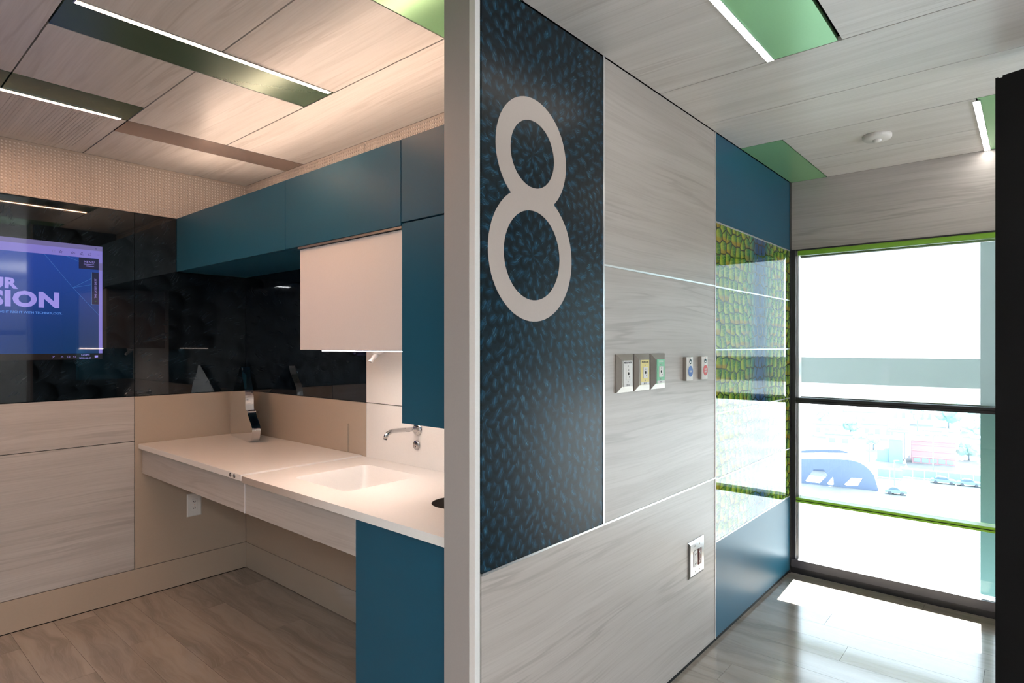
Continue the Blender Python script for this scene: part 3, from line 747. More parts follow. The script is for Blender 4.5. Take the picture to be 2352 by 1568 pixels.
# ---- adjustable worktop
XE = 1.262
aw = empty('adjustable_worktop', (1.59, 3.38, 0.745), 'pale height adjustable worktop with wood fascia in the corner', 'worktop')
box('top', XE, XS - 0.002, 2.7215, YL - 0.012, 0.895, 0.925, 'solid', aw, 0.0015, 'white solid top')
box('fascia', XF, XF + 0.018, 2.7245, YL - 0.02, 0.746, 0.8945, 'wood_y', aw, 0.0008, 'wood grain fascia')
box('edge_band', XF - 0.001, XS - 0.01, 2.7195, 2.7243, 0.7455, 0.8945, 'white_lam', aw, 0, 'pale edge band')
box('side_panel', XF + 0.018, XS - 0.01, 2.7247, 2.745, 0.746, 0.8945, 'wood_y', aw)
for y in (2.824, 2.784):
    bt = lathe('push_button', [(0, 0.003), (0.006, 0.003), (0.007, 0.002), (0.0095, 0.002), (0.0105, 0.0)], (XE, y, 0.9105), (-1, 0, 0), 'steel', aw, 20)
    bt['label'] = 'round steel push button'
    lathe('ring', [(0.0064, 0.0034), (0.0078, 0.0034), (0.0078, 0.0019)], (XE, y, 0.9105), (-1, 0, 0), 'ink', bt, 20)

# ---- sink counter with moulded basin and waste chute
sk = empty('sink_counter', (1.59, 2.03, 0.745), 'white sink counter with moulded basin and wood fascia', 'sink')
BX0, BX1, BY0, BY1 = 1.400, 1.795, 2.098, 2.507
hole_c = (1.577, 1.640); hr = 0.093
zt = 0.920
plate('top', [[(XE, YP + 0.002), (XS - 0.002, YP + 0.002), (XS - 0.002, 2.7135), (XE, 2.7135)], rrect(BX0, BX1, BY0, BY1, 0.035, 6), circ(*hole_c, hr, 48)], 0.030,
      frame((0, 0, zt - 0.030), (1, 0, 0), (0, 1, 0)), 'solid', sk)
def basin():
    bm = bmesh.new(); loops = []
    for ins, dz, r in ((0.0, 0.0, 0.035), (0.003, -0.006, 0.035), (0.010, -0.05, 0.036), (0.018, -0.10, 0.04), (0.032, -0.122, 0.05), (0.09, -0.131, 0.05)):
        loops.append([bm.verts.new((px, py, zt + dz)) for px, py in rrect(BX0 + ins, BX1 - ins, BY0 + ins, BY1 - ins, r, 6)])
    for a, b in zip(loops, loops[1:]):
        n = len(a)
        for k in range(n): bm.faces.new((a[k], a[(k + 1) % n], b[(k + 1) % n], b[k]))
    bm.faces.new(loops[-1]); bmesh.ops.recalc_face_normals(bm, faces=bm.faces[:])
    return from_bm('basin', bm, 'solid', sk, True)
bs = basin()
lathe('drain', [(0, 0.002), (0.020, 0.002), (0.028, 0.004), (0.032, 0.0)], (1.60, 2.30, zt - 0.131), (0, 0, 1), 'chrome', bs, 24)
wc = lathe('waste_chute', [(hr - 0.0005, zt - 0.001), (hr - 0.001, zt - 0.06), (hr - 0.004, zt - 0.135), (0, zt - 0.135)], (hole_c[0], hole_c[1], 0), (0, 0, 1), 'nickel', sk, 48)
wc['label'] = 'round metal waste chute'
box('fascia', XF, XF + 0.018, 1.858, 2.7140, 0.746, 0.8885, 'wood_y', sk, 0.0008, 'wood grain fascia')
box('side_panel', XF + 0.018, XS - 0.01, 2.690, 2.7138, 0.746, 0.8885, 'wood_y', sk)

# ---- tap and its sensor
fy = 2.265
tp = empty('wall_tap', (XS, fy, 1.105), 'chrome wall tap with a bent spout over the basin', 'tap')
lathe('flange', [(0, 0.012), (0.018, 0.012), (0.030, 0.008), (0.0315, 0.0)], (XS - 0.0005, fy, 1.105), (-1, 0, 0), 'chrome', tp, 28)
sp = [(XS - 0.012, fy, 1.105), (1.860, fy, 1.108), (1.800, fy, 1.111), (1.770, fy, 1.1115), (1.752, fy, 1.109), (1.738, fy, 1.103), (1.729, fy, 1.094), (1.722, fy, 1.080)]
tube('spout', sp, 0.0105, 'chrome', tp, 18)
lathe('aerator', [(0.0085, 0), (0.0085, 0.003), (0, 0.003)], (1.722, fy, 1.0795), (-0.45, 0, -1), 'ink', tp, 16)
ts = empty('tap_sensor', (XS, 2.270, 1.027), 'round steel tap sensor on the white backsplash below the tap', 'sensor')
lathe('plate', [(0, 0.010), (0.019, 0.010), (0.0225, 0.007), (0.0235, 0.0)], (XS - 0.0005, 2.270, 1.027), (-1, 0, 0), 'steel', ts, 32)
for z in (1.033, 1.020):
    lathe('eye', [(0, 0.0108), (0.0032, 0.0105), (0.0036, 0.0095)], (XS - 0.0005, 2.270, z), (-1, 0, 0), 'dark_hole', ts, 14)

# ---- S-curved chrome stand in the corner
def spline(P, n=6):
    out = []
    for i in range(len(P) - 1):
        p0, p1, p2, p3 = P[max(i - 1, 0)], P[i], P[i + 1], P[min(i + 2, len(P) - 1)]
        for k in range(n):
            t = k / n
            out.append(tuple(0.5 * ((2 * p1[j]) + (-p0[j] + p2[j]) * t + (2 * p0[j] - 5 * p1[j] + 4 * p2[j] - p3[j]) * t * t + (-p0[j] + 3 * p1[j] - 3 * p2[j] + p3[j]) * t ** 3) for j in (0, 1)))
    out.append(P[-1]); return out
S_ = [(0.002, 0.9255), (-0.030, 0.950), (-0.050, 0.990), (-0.050, 1.012), (-0.035, 1.033), (0.010, 1.070), (0.034, 1.095), (0.040, 1.112)]
S2 = [(0.078, 1.116), (0.082, 1.150), (0.082, 1.190), (0.096, 1.245), (0.130, 1.300), (0.150, 1.335), (0.164, 1.378)]
prof = spline(S_) + spline(S2) + [(0.185, 1.378), (0.36, 1.20), (0.40, 1.17), (0.40, 0.9255)]
rot = Matrix.Rotation(math.radians(-9.0), 4, 'Z')
cs = empty('chrome_stand', (1.711, 3.575, 0.9252), 'mirror chrome stand with an S-curved front on the corner worktop', 'ornament')
def fin(name, pr, w, dx, mat, par):
    bm = bmesh.new()
    a = [bm.verts.new((dx, p[0], p[1] - 0.0)) for p in pr]; b = [bm.verts.new((dx + w, p[0], p[1])) for p in pr]
    fa = bm.faces.new(a); fb = bm.faces.new(b[::-1]); side = []
    n = len(pr)
    for k in range(n): bm.faces.new((a[k], b[k], b[(k + 1) % n], a[(k + 1) % n]))
    bmesh.ops.recalc_face_normals(bm, faces=bm.faces[:])
    bm.transform(Matrix.Translation((1.711, 3.575, 0)) @ rot)
    bmesh.ops.triangulate(bm, faces=[fa, fb])
    return from_bm(name, bm, mat, par)
fin('body', prof, 0.050, 0.0, 'chrome', cs)

# ---- outlet under the corner worktop
lo = empty('wall_outlet', (1.5825, YL, 0.495), 'white wall outlet on the beige panel under the corner worktop', 'outlet')
def frust(name, x0, x1, z0, z1, y, d, b, mat, par, label=None):
    """bevelled cover plate on a wall facing -Y"""
    bm = bmesh.new()
    o_ = [bm.verts.new(p) for p in ((x0, y, z0), (x1, y, z0), (x1, y, z1), (x0, y, z1))]
    m_ = [bm.verts.new(p) for p in ((x0, y - d * 0.35, z0), (x1, y - d * 0.35, z0), (x1, y - d * 0.35, z1), (x0, y - d * 0.35, z1))]
    i_ = [bm.verts.new(p) for p in ((x0 + b, y - d, z0 + b), (x1 - b, y - d, z0 + b), (x1 - b, y - d, z1 - b), (x0 + b, y - d, z1 - b))]
    for p, q in ((o_, m_), (m_, i_)):
        for k in range(4): bm.faces.new((p[k], p[(k + 1) % 4], q[(k + 1) % 4], q[k]))
    bm.faces.new(i_); bm.faces.new(o_[::-1])
    bmesh.ops.recalc_face_normals(bm, faces=bm.faces[:])
    o = from_bm(name, bm, mat, par)
    if label: o['label'] = label
    return o
frust('cover_plate', 1.538, 1.627, 0.422, 0.568, YL, 0.006, 0.006, 'white_plastic', lo)
def receptacle(par, x, z, y, sx, sz, mat, slotmat, label=None):
    f = box('receptacle', x - sx / 2, x + sx / 2, y - 0.003, y, z - sz / 2, z + sz / 2, mat, par, 0.0008, label)
    for s in (-1, 1):
        zc = z + s * sz * 0.30
        box('slot', x - sx * 0.22, x - sx * 0.10, y - 0.0034, y - 0.0028, zc - sz * 0.05, zc + sz * 0.05, slotmat, f)
        box('slot', x + sx * 0.12, x + sx * 0.20, y - 0.0034, y - 0.0028, zc - sz * 0.05, zc + sz * 0.05, slotmat, f)
        lathe('ground_hole', [(0, 0.0004), (sx * 0.085, 0.0004), (sx * 0.085, 0)], (x + sx * 0.02, y - 0.003, zc - s * sz * 0.11), (0, -1, 0), slotmat, f, 10)
    return f
r_ = receptacle(lo, 1.5825, 0.495, YL - 0.006, 0.036, 0.072, 'white_plastic', 'ink')
box('indicator', 1.5800, 1.5850, YL - 0.0098, YL - 0.0088, 0.4925, 0.4975, 'red', r_)

# ---- linear ceiling lights, then added fill strips out of view
def linear_light(x0, x1, y0, y1, mat, label):
    t = empty('linear_light', ((x0 + x1) / 2, (y0 + y1) / 2, H), label, 'light', None)
    box('housing', x0 - 0.004, x1 + 0.004, y0 - 0.002, y1 + 0.002, H - 0.0048, H - 0.0006, 'alu', t)
    box('diffuser', x0, x1, y0, y1, H - 0.0050, H - 0.004, mat, t, 0, 'lit white diffuser')
    return t
linear_light(0.535, 1.440, 2.272, 2.293, 'led_warm', 'long lit ceiling strip beside the dark green inset, above the sink bay')
linear_light(-0.35, 0.952, 3.292, 3.314, 'led_warm', 'lit ceiling strip beside the pierced ceiling panel near the screen wall')
linear_light(1.475, 2.380, 0.742, 0.766, 'led_neutral', 'lit ceiling strip beside the broad green inset in front of the numeral wall')
linear_light(3.372, 4.255, 0.174, 0.199, 'led_neutral', 'short lit ceiling strip near the window, beside the black door')
linear_light(-1.90, -1.00, -0.90, -0.878, 'fill_rear', 'added unseen fill strip at the rear of the room, first from the screen wall')  # added behind the camera as neutral fill
linear_light(0.10, 1.40, -1.60, -1.576, 'fill_side', 'added unseen fill strip to the right of the camera, nearer the numeral wall')  # added out of view to brighten the right bay
linear_light(0.10, 1.40, -3.00, -2.976, 'fill_side', 'added unseen fill strip to the right of the camera, farther from the numeral wall')  # second added side fill, also out of view
linear_light(-1.90, -1.00, -2.30, -2.278, 'fill_rear', 'added unseen fill strip at the rear of the room, farthest from the screen wall')  # second added rear fill, also out of view

# ---- made-up fill light that brightens the right ceiling, hidden by the door
pu_ = empty('fill_uplight', (2.6, -2.5, 1.72), 'long added fill up-light hidden beyond the black door', 'light')
box('trough', 1.20, 4.00, -2.545, -2.455, 1.660, 1.715, 'alu', pu_); box('side_rail', 1.20, 4.00, -2.455, -2.450, 1.660, 1.728, 'alu', pu_); box('side_rail', 1.20, 4.00, -2.550, -2.545, 1.660, 1.728, 'alu', pu_); box('end_rail', 1.195, 1.20, -2.550, -2.450, 1.660, 1.728, 'alu', pu_); box('diffuser', 1.22, 3.98, -2.540, -2.460, 1.715, 1.720, emit('fill_uplight_diffuser', (0.93, 1.0, 1.07), 400.0), pu_)
for x in (1.5, 3.7): tube('wire', [(x, -2.55, 1.70), (x, -2.55, H)], 0.002, 'alu', pu_, 6)

# ---- occupancy sensor on the ceiling
oc = empty('ceiling_sensor', (3.592, 0.606, H), 'round white sensor on the ceiling near the window', 'sensor')
lathe('body', [(0, 0), (0.066, 0.0), (0.066, 0.014), (0.060, 0.022), (0.024, 0.024), (0, 0.024)], (3.592, 0.606, H - 0.0003), (0, 0, -1), 'white_plastic', oc, 40)
lathe('lens', [(0.021, 0.0), (0.020, 0.006), (0.012, 0.012), (0, 0.014)], (3.592, 0.606, H - 0.024), (0, 0, -1), 'white_plastic', oc, 24)

# ================================================================== THINGS: on the numeral wall
def gas_outlet(x0, mat, lines, ink, label):
    x1, z0, z1 = x0 + 0.129, 1.327, 1.477
    t = empty('gas_outlet', ((x0 + x1) / 2, YW, z0), label, 'outlet', 'medical gas outlets in a row of three')
    fr = frust('cover_frame', x0, x1, z0, z1, YW, 0.018, 0.024, 'nickel', t)
    lx0, lx1, lz0, lz1 = x0 + 0.032, x1 - 0.028, 1.350, 1.4525
    y = YW - 0.018
    lb = box('label_plate', lx0, lx1, y - 0.002, y + 0.001, lz0, lz1, mat, t, 0.0006)
    xc = (lx0 + lx1) / 2; yy = y - 0.002
    text('lettering', lines, 0.0092, (xc, yy, lz1 - 0.0115), R_, U_, ink, lb, 'CENTER', 0.0002, 0.76 if len(lines) > 11 else 1.0)
    box('label_foot', lx0 + 0.001, lx1 - 0.001, yy - 0.0003, yy, lz0 + 0.001, lz0 + 0.012, 'white_label', lb)
    box('print_mark', xc - 0.012, xc - 0.008, yy - 0.0005, yy - 0.0003, lz0 + 0.003, lz0 + 0.010, 'ink', lb)
    for k in (0, 1): box('print_mark', xc - 0.006, xc + 0.010, yy - 0.0005, yy - 0.0003, lz0 + 0.004 + 0.0035 * k, lz0 + 0.0055 + 0.0035 * k, 'ink', lb)
    sc = box('socket', xc - 0.018, xc + 0.018, y - 0.004, y - 0.001, 1.3775, 1.4235, 'white_plastic', t, 0.001, 'white socket face')
    y2 = y - 0.004
    lathe('port', [(0, 0.0006), (0.0052, 0.0006), (0.0062, 0)], (xc, y2, 1.401), (0, -1, 0), 'dark_hole', sc, 16)
    box('slot', xc - 0.0012, xc + 0.0012, y2 - 0.0005, y2, 1.411, 1.418, 'ink', sc)
    lathe('pin_hole', [(0, 0.0006), (0.0022, 0.0006), (0.0026, 0)], (xc + 0.007, y2, 1.388), (0, -1, 0), 'dark_hole', sc, 10)
    for z in (1.4305, 1.3690):
        lathe('screw', [(0, 0.0008), (0.0030, 0.0006), (0.0034, 0)], (xc, yy, z), (0, -1, 0), 'nickel', lb, 10)
    return t
gas_outlet(2.020, 'white_label', 'MEDICAL VACUUM', 'ink', 'nickel framed gas outlet with a white label, left of the three')
gas_outlet(2.158, 'yellow_label', 'MEDICAL AIR', 'ink', 'nickel framed gas outlet with a yellow label, middle of the three')
gas_outlet(2.296, 'green_label', 'OXYGEN', 'ink_white', 'nickel framed gas outlet with a green label, right of the three')

def call_button(x0, mat, words, label):
    x1, z0, z1 = x0 + 0.069, 1.349, 1.459; xc = (x0 + x1) / 2
    t = empty('call_button', (xc, YW, z0), label, 'button', 'staff call buttons')
    box('body', x0, x1, YW - 0.018, YW, z0, z1, 'nickel', t, 0.002, 'grey brown housing')
    # slightly bowed white face
    bm = bmesh.new(); n = 8; lo_, hi_ = [], []
    for k in range(n + 1):
        f = k / n; xx = x0 + 0.001 + (x1 - x0 - 0.002) * f; y = YW - 0.0185 - 0.0035 * math.sin(PI * f)
        lo_.append(bm.verts.new((xx, y, z0 + 0.0005))); hi_.append(bm.verts.new((xx, y, z1 - 0.0005)))
    bk = [bm.verts.new(p) for p in ((x0 + 0.001, YW - 0.017, z0 + 0.0005), (x1 - 0.001, YW - 0.017, z0 + 0.0005), (x1 - 0.001, YW - 0.017, z1 - 0.0005), (x0 + 0.001, YW - 0.017, z1 - 0.0005))]
    for k in range(n): bm.faces.new((lo_[k], lo_[k + 1], hi_[k + 1], hi_[k]))
    bm.faces.new([bk[0], bk[1]] + lo_[::-1]); bm.faces.new([bk[2], bk[3]] + hi_); bm.faces.new((bk[0], lo_[0], hi_[0], bk[3])); bm.faces.new((bk[1], bk[2], hi_[-1], lo_[-1]))
    bmesh.ops.recalc_face_normals(bm, faces=bm.faces[:])
    fc = from_bm('face_plate', bm, 'white_plastic', t); fc['label'] = 'white face'
    y = YW - 0.0215
    bt = plate('push_button', [circ(xc, 1.3925, 0.0235, 32, 0.0255)], 0.0018, frame((0, y, 0), R_, U_), mat, t)
    bt['label'] = ('blue' if mat == 'blue' else 'red') + ' oval push button'
    pl_ = plate('bezel', [circ(xc, 1.3925, 0.0262, 32, 0.0280), circ(xc, 1.3925, 0.0237, 32, 0.0257)], 0.0008, frame((0, y, 0), R_, U_), 'white_trim', t)
    for i_, w_ in enumerate(words):
        z = 1.3925 - 0.004 + (0.0055 if len(words) == 2 else 0) - i_ * 0.011
        text('lettering', w_, 0.0115, (xc, y - 0.0018, z), R_, U_, 'ink_white', bt, 'CENTER', 0.0003, 0.9)
    ey = plate('reset_button', [circ(xc, 1.4370, 0.0115, 24)], 0.0012, frame((0, y, 0), R_, U_), 'grey_eye', t)
    plate('reset_mark', [circ(xc, 1.4345, 0.0055, 16, 0.004)], 0.0005, frame((0, y - 0.0012, 0), R_, U_), 'ink_white', ey)
    plate('indicator', [circ(xc, 1.4535, 0.0022, 10)], 0.0008, frame((0, y, 0), R_, U_), 'red', t)
    return t
call_button(2.618, 'blue', ['CODE'], 'white call button with a blue oval reading CODE')
call_button(2.786, 'red', ['STAFF', 'ASSIST'], 'white call button with a red oval reading STAFF ASSIST')

ro = empty('power_outlet', (2.757, YW, 0.413), 'steel double outlet with one white and one dark red socket, low on the numeral wall', 'outlet')
frust('cover_plate', 2.670, 2.844, 0.413, 0.585, YW, 0.009, 0.012, 'steel', ro, 'shiny steel plate')
receptacle(ro, 2.733, 0.499, YW - 0.009, 0.036, 0.076, 'white_plastic', 'ink', 'white socket')
receptacle(ro, 2.784, 0.499, YW - 0.009, 0.036, 0.076, 'red_plastic', 'ink_white', 'dark red socket')
for x in (2.733, 2.784):
    for z in (0.560, 0.438):
        lathe('screw', [(0, 0.001), (0.0035, 0.0008), (0.004, 0)], (x, YW - 0.009, z), (0, -1, 0), 'nickel', ro, 10)

# ---- roller shade
rs = empty('roller_shade', (XN + 0.045, 0.17, 2.11), 'pale see-through roller shade over the upper window pane', 'blind')
box('cloth', XN + 0.040, XN + 0.0408, YN0 + 0.05, 1.165, 1.172, 2.095, 'shade', rs, 0, 'thin woven cloth')
tube('roller', [(XN + 0.042, YN0 + 0.05, 2.103), (XN + 0.042, 1.170, 2.103)], 0.008, 'alu', rs, 12)
tube('hem_bar', [(XN + 0.0404, YN0 + 0.05, 1.171), (XN + 0.0404, 1.168, 1.171)], 0.004, 'alu', rs, 10)

# ================================================================== OUTSIDE
GZ = -29.5
def out_mat(name, col, rough=0.8): return plain(name, col, rough, 0, 0.2, 0.06)
M['post_out'] = out_mat('grey_green_steel_paint', (0.11, 0.19, 0.165), 0.6)
M['beam_out'] = out_mat('pale_green_grey_panel', (0.66, 0.72, 0.71), 0.6)
def ground_mat():
    t = NT('bleached_town_ground')
    x, y, z = t.sep(t.pos())
    n1 = t.noise(t.comb(t.m2('MULTIPLY', x, 0.03), t.m2('MULTIPLY', y, 0.09), 0.0), 1.0, 4.0, 0.6)
    col = t.mix(t.ss(n1, 0.35, 0.7), (0.25, 0.26, 0.265, 1), (0.17, 0.18, 0.185, 1))
    return t.set(col, 0.9, 0, 0.2)
M['ground'] = ground_mat()
tag(box('ground', 6.0, 900.0, -500.0, 600.0, GZ - 0.5, GZ, 'ground'), kind='structure')

ps = empty('steel_post', (5.09, 0.222, 1.0), 'grey green steel post standing outside the window', 'post')
box('web', 5.09, 5.21, 0.196, 0.256, -4.0, 2.75, 'post_out', ps); box('flange', 5.085, 5.09, 0.184, 0.260, -4.0, 2.75, 'post_out', ps); box('flange', 5.21, 5.215, 0.184, 0.260, -4.0, 2.75, 'post_out', ps)
sb = empty('spandrel_beam', (5.30, 0.4, 1.22), 'pale horizontal spandrel beam outside the window at eye height', 'beam')
box('panel', 5.235, 5.27, -6.0, 5.0, 1.215, 1.390, 'beam_out', sb); box('cap', 5.225, 5.36, -6.0, 5.0, 1.390, 1.420, 'beam_out', sb, 0, 'slightly wider cap rail')
box('joint', 5.232, 5.235, 0.800, 0.855, 1.225, 1.385, 'white_trim', sb, 0, 'pale joint plate')

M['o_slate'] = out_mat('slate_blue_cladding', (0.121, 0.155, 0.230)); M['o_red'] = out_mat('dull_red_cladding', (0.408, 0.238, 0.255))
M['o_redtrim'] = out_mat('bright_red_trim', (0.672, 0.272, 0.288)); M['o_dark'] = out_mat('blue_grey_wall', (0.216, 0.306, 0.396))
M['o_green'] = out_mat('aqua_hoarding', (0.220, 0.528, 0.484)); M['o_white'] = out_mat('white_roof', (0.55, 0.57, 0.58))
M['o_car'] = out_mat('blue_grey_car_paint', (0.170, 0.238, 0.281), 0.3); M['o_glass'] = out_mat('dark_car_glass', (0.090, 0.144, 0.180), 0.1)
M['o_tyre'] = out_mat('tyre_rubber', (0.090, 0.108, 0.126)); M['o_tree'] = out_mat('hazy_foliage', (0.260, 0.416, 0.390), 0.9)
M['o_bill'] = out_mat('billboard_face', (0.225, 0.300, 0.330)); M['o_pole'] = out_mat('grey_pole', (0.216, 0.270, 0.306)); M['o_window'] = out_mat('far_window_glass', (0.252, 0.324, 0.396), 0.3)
oh = tag(empty('sun_blocker', (XN, -1.3, 2.8)), kind='structure')  # unseen overhang slab added to keep the high sun off the floor
box('slab', XN + 0.11, 6.95, -6.0, 3.4, 2.80, 3.05, 'plaster', oh); box('blocker_edge', 6.93, 6.97, -6.0, 3.4, 2.76, 2.80, 'post_out', oh)
# axes of far things: r = sideways to the right as seen from the room, a = away
av = Vector((0.985, 0.17, 0)).normalized(); rv = Vector((av.y, -av.x, 0)); up = Vector((0, 0, 1))
def obox(name, base, r0, r1, a0, a1, z0, z1, mat, par, label=None):
    bm = bmesh.new(); add_box(bm, r0, r1, a0, a1, z0, z1)
    bm.transform(Matrix(((rv.x, av.x, 0, base[0]), (rv.y, av.y, 0, base[1]), (0, 0, 1, base[2]), (0, 0, 0, 1))))
    o = from_bm(name, bm, mat, par)
    if label: o['label'] = label
    return o
def arch_roof(base, L, hh, holes, label, depth=1.2):
    t = empty('arched_canopy', base, label, 'canopy')
    n = 24; outl = []
    for k in range(n + 1):
        f = k / n; outl.append((-L + L * f * 1.0, hh * (0.80 + 0.20 * math.sin(f * 1.9)) if f < 0.72 else hh * 0.995 * math.sqrt(max(0.0, 1 - ((f - 0.72) / 0.28) ** 2)) * 0.99 + 0.02))
    outl = [(-L, 0.0)] + outl
    m = Matrix(((rv.x, 0, -av.x, base[0]), (rv.y, 0, -av.y, base[1]), (0, 1, 0, base[2]), (0, 0, 0, 1)))
    plate('gable', [outl] + holes, depth, m, 'o_slate', t)
    bm = bmesh.new(); a_ = [bm.verts.new((p[0], p[1] + 0.02, 0)) for p in outl[1:-1]]; b_ = [bm.verts.new((p[0], p[1] + 0.02, -6.0)) for p in outl[1:-1]]
    c_ = [bm.verts.new((p[0], p[1] + 0.30, 0)) for p in outl[1:-1]]; d_ = [bm.verts.new((p[0], p[1] + 0.30, -6.0)) for p in outl[1:-1]]
    for k in range(len(a_) - 1):
        bm.faces.new((a_[k], b_[k], b_[k + 1], a_[k + 1])); bm.faces.new((c_[k], c_[k + 1], d_[k + 1], d_[k])); bm.faces.new((a_[k], a_[k + 1], c_[k + 1], c_[k]))
    bm.transform(m); bmesh.ops.recalc_face_normals(bm, faces=bm.faces[:])
    from_bm('roof_shell', bm, 'o_white', t)['label'] = 'white curved roof'
def tri(cx, y0, y1, w0, w1): return [(cx - w0 / 2, y0), (cx + w0 / 2, y0), (cx + w1 / 2, y1), (cx - w1 / 2, y1)]
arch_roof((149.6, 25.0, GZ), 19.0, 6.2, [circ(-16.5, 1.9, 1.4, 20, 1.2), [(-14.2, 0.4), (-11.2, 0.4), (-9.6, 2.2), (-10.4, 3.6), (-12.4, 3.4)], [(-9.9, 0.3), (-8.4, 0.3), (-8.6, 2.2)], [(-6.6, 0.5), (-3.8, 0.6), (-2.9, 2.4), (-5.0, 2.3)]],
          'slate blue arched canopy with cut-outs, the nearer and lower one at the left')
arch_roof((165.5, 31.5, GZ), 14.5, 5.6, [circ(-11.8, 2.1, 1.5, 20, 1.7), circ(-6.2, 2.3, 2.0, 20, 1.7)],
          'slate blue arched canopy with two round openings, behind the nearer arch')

rb_ = (191.5, 19.6, GZ)
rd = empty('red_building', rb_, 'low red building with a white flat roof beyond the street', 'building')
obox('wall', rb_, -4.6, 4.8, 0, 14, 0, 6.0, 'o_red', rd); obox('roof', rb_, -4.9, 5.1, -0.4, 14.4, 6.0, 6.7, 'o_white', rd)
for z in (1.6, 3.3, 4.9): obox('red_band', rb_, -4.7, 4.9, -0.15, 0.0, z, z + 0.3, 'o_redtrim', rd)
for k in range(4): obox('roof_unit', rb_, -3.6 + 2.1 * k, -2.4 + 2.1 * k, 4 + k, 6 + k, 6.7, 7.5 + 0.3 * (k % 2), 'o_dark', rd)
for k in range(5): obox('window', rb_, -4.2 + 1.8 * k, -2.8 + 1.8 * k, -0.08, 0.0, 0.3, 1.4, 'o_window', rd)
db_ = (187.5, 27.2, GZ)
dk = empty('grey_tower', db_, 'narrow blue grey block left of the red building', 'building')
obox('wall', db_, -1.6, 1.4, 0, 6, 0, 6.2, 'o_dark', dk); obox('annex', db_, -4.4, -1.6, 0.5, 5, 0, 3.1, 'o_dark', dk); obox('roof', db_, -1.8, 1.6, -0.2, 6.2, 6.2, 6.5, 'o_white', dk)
bb_ = (196.0, 28.0, GZ)
bl = empty('billboard', bb_, 'billboard reading LUXURY RENTALS on the roofs beyond', 'sign')
obox('board', bb_, -2.65, 2.65, 0, 0.4, 7.0, 10.6, 'o_bill', bl); obox('leg', bb_, -1.6, -1.3, 0.05, 0.35, 0, 7.0, 'o_pole', bl); obox('leg', bb_, 1.3, 1.6, 0.05, 0.35, 0, 7.0, 'o_pole', bl)
def oplace(r, a, z, base): return tuple(Vector(base) + rv * r + av * a + up * z)
text('lettering', 'LUXURY', 1.25, oplace(0, -0.02, 9.15, bb_), rv, up, 'o_white', bl, 'CENTER', 0.02, 1.0, 0.02)
text('lettering', 'RENTALS', 1.15, oplace(0, -0.02, 8.15, bb_), rv, up, 'o_white', bl, 'CENTER', 0.02, 1.0, 0.02)
obox('footer', bb_, -2.3, 2.3, -0.05, 0.0, 7.3, 7.65, 'o_white', bl)
for n_, (b_, w, z) in enumerate((((165.0, 25.2, GZ), 5.0, 2.0), ((170.0, 15.6, GZ), 16.0, 1.9))):
    t = empty('hoarding', b_, ('short aqua hoarding left of the street pole' if n_ == 0 else 'long aqua hoarding behind the parked cars'), 'fence', 'aqua street hoardings')
    npan = max(2, int(w / 2.2))
    for k in range(npan):
        obox('panel', b_, -w / 2 + k * w / npan + 0.03, -w / 2 + (k + 1) * w / npan - 0.03, 0, 0.08, 0.1, z, 'o_green', t)
def car(base, label, l=4.6):
    t = empty('parked_car', base, label, 'car', 'parked cars')
    h_ = l / 2
    def side(name, pts, w, mat, w0=0.0):
        m = Matrix(((rv.x, 0, -av.x, base[0]), (rv.y, 0, -av.y, base[1]), (0, 1, 0, base[2]), (0, 0, 0, 1)))
        return plate(name, [pts], w, m @ Matrix.Translation((0, 0, -w - w0)), mat, t)
    side('body', [(-h_, 0.35), (h_, 0.35), (h_, 0.85), (h_ - 0.25, 0.98), (h_ - 1.15, 1.02), (-h_ + 0.6, 1.02), (-h_, 0.9)], 1.75, 'o_car')
    side('cabin', [(-h_ + 0.5, 1.0), (h_ - 1.1, 1.0), (h_ - 1.75, 1.48), (-h_ + 1.2, 1.50)], 1.55, 'o_glass', 0.1)
    side('roof', [(-h_ + 1.15, 1.48), (h_ - 1.8, 1.46), (h_ - 1.95, 1.55), (-h_ + 1.4, 1.57)], 1.45, 'o_car', 0.15)
    for r in (-h_ + 0.85, h_ - 0.9):
        for a in (0.05, 1.6): lathe('wheel', [(0, 0.11), (0.30, 0.11), (0.34, 0.06), (0.34, -0.06), (0.30, -0.11), (0, -0.11)], oplace(r, a, 0.34, base), tuple(av), 'o_tyre', t, 16)
car((165.5, 15.0, GZ), 'blue grey parked car, left of the two on the street')
car((166.3, 10.4, GZ), 'blue grey parked car, right of the two on the street', 4.3)
car((147.0, 21.4, GZ), 'small parked car beside the end of the arched canopy', 3.9)
def pole(base, hh, label, arm=1.2):
    t = empty('street_pole', base, label, 'pole', 'street light poles')
    tube('shaft', [base, oplace(0, 0, hh, base)], 0.14, 'o_pole', t, 8)
    tube('arm', [oplace(0, 0, hh - 0.1, base), oplace(arm, 0, hh, base)], 0.07, 'o_pole', t, 6)
    obox('lamp_head', oplace(arm, 0, hh, base), -0.3, 0.35, -0.12, 0.12, -0.08, 0.06, 'o_pole', t)
pole((150.6, 22.2, GZ), 6.6, 'street light pole right of the arched canopy', 0.5)
pole((166.0, 29.6, GZ), 7.6, 'street light pole above the far end of the arches', 0.5)
pole((176.0, 18.0, GZ), 9.5, 'street light pole in front of the red building', 0.5)
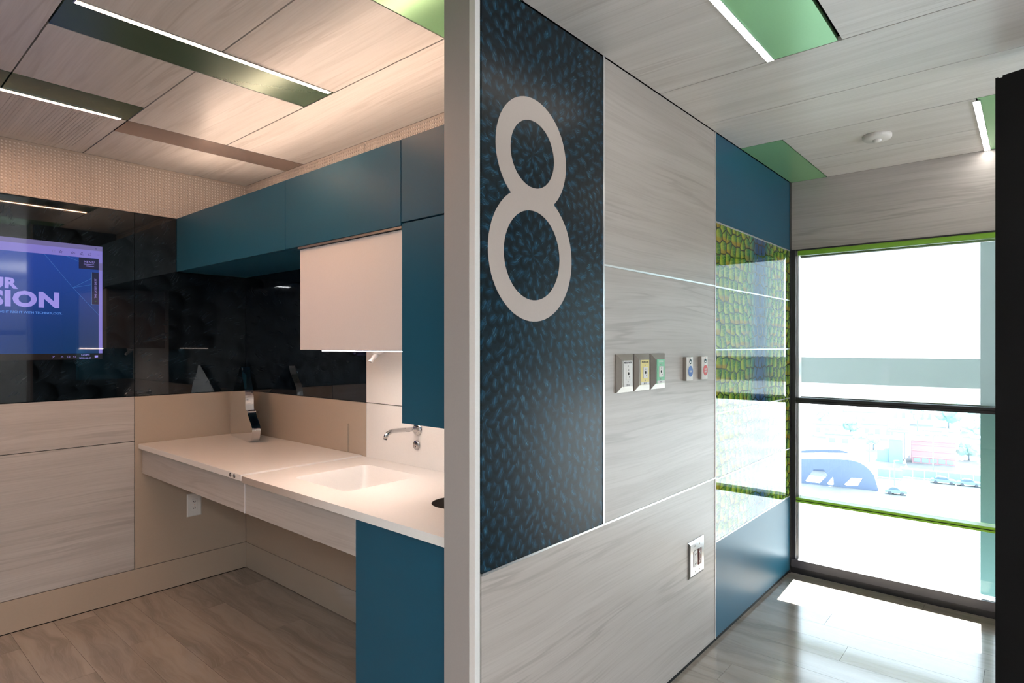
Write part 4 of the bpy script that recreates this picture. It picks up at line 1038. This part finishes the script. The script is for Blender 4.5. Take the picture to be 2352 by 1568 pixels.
# far houses and trees
hs = [(232, 39, 9, 4.5), (226, 21, 9, 4.5), (226, 53, 8, 4), (262, 50, 11, 5.5), (206, 45, 7, 3.5), (285, 36, 14, 6), (318, 18, 15, 6), (218, 9, 8, 4.2)]
hl = ['far pale house left of the billboard', 'far pale house above the red building', 'far pale house at the left of the view', 'far wide house at the upper left', 'near pale shed at the left of the view',
      'far long house near the transom, centre', 'far long house near the transom, right', 'far pale house at the right of the red building']
for (hx, hy, w, z), lb in zip(hs, hl):
    b_ = (hx, hy, GZ); t = empty('far_house', b_, lb, 'house', 'far houses beyond the street')
    obox('wall', b_, -w / 2, w / 2, 0, w * 0.7, 0, z, 'o_white', t); obox('roof', b_, -w / 2 - 0.4, w / 2 + 0.4, -0.4, w * 0.7 + 0.4, z, z + 0.5, 'o_dark', t)
    nw = int(w / 2.4)
    for k in range(nw): obox('window', b_, -w / 2 + (k + 0.25) * w / nw, -w / 2 + (k + 0.7) * w / nw, -0.06, 0.0, z * 0.35, z * 0.75, 'o_window', t)
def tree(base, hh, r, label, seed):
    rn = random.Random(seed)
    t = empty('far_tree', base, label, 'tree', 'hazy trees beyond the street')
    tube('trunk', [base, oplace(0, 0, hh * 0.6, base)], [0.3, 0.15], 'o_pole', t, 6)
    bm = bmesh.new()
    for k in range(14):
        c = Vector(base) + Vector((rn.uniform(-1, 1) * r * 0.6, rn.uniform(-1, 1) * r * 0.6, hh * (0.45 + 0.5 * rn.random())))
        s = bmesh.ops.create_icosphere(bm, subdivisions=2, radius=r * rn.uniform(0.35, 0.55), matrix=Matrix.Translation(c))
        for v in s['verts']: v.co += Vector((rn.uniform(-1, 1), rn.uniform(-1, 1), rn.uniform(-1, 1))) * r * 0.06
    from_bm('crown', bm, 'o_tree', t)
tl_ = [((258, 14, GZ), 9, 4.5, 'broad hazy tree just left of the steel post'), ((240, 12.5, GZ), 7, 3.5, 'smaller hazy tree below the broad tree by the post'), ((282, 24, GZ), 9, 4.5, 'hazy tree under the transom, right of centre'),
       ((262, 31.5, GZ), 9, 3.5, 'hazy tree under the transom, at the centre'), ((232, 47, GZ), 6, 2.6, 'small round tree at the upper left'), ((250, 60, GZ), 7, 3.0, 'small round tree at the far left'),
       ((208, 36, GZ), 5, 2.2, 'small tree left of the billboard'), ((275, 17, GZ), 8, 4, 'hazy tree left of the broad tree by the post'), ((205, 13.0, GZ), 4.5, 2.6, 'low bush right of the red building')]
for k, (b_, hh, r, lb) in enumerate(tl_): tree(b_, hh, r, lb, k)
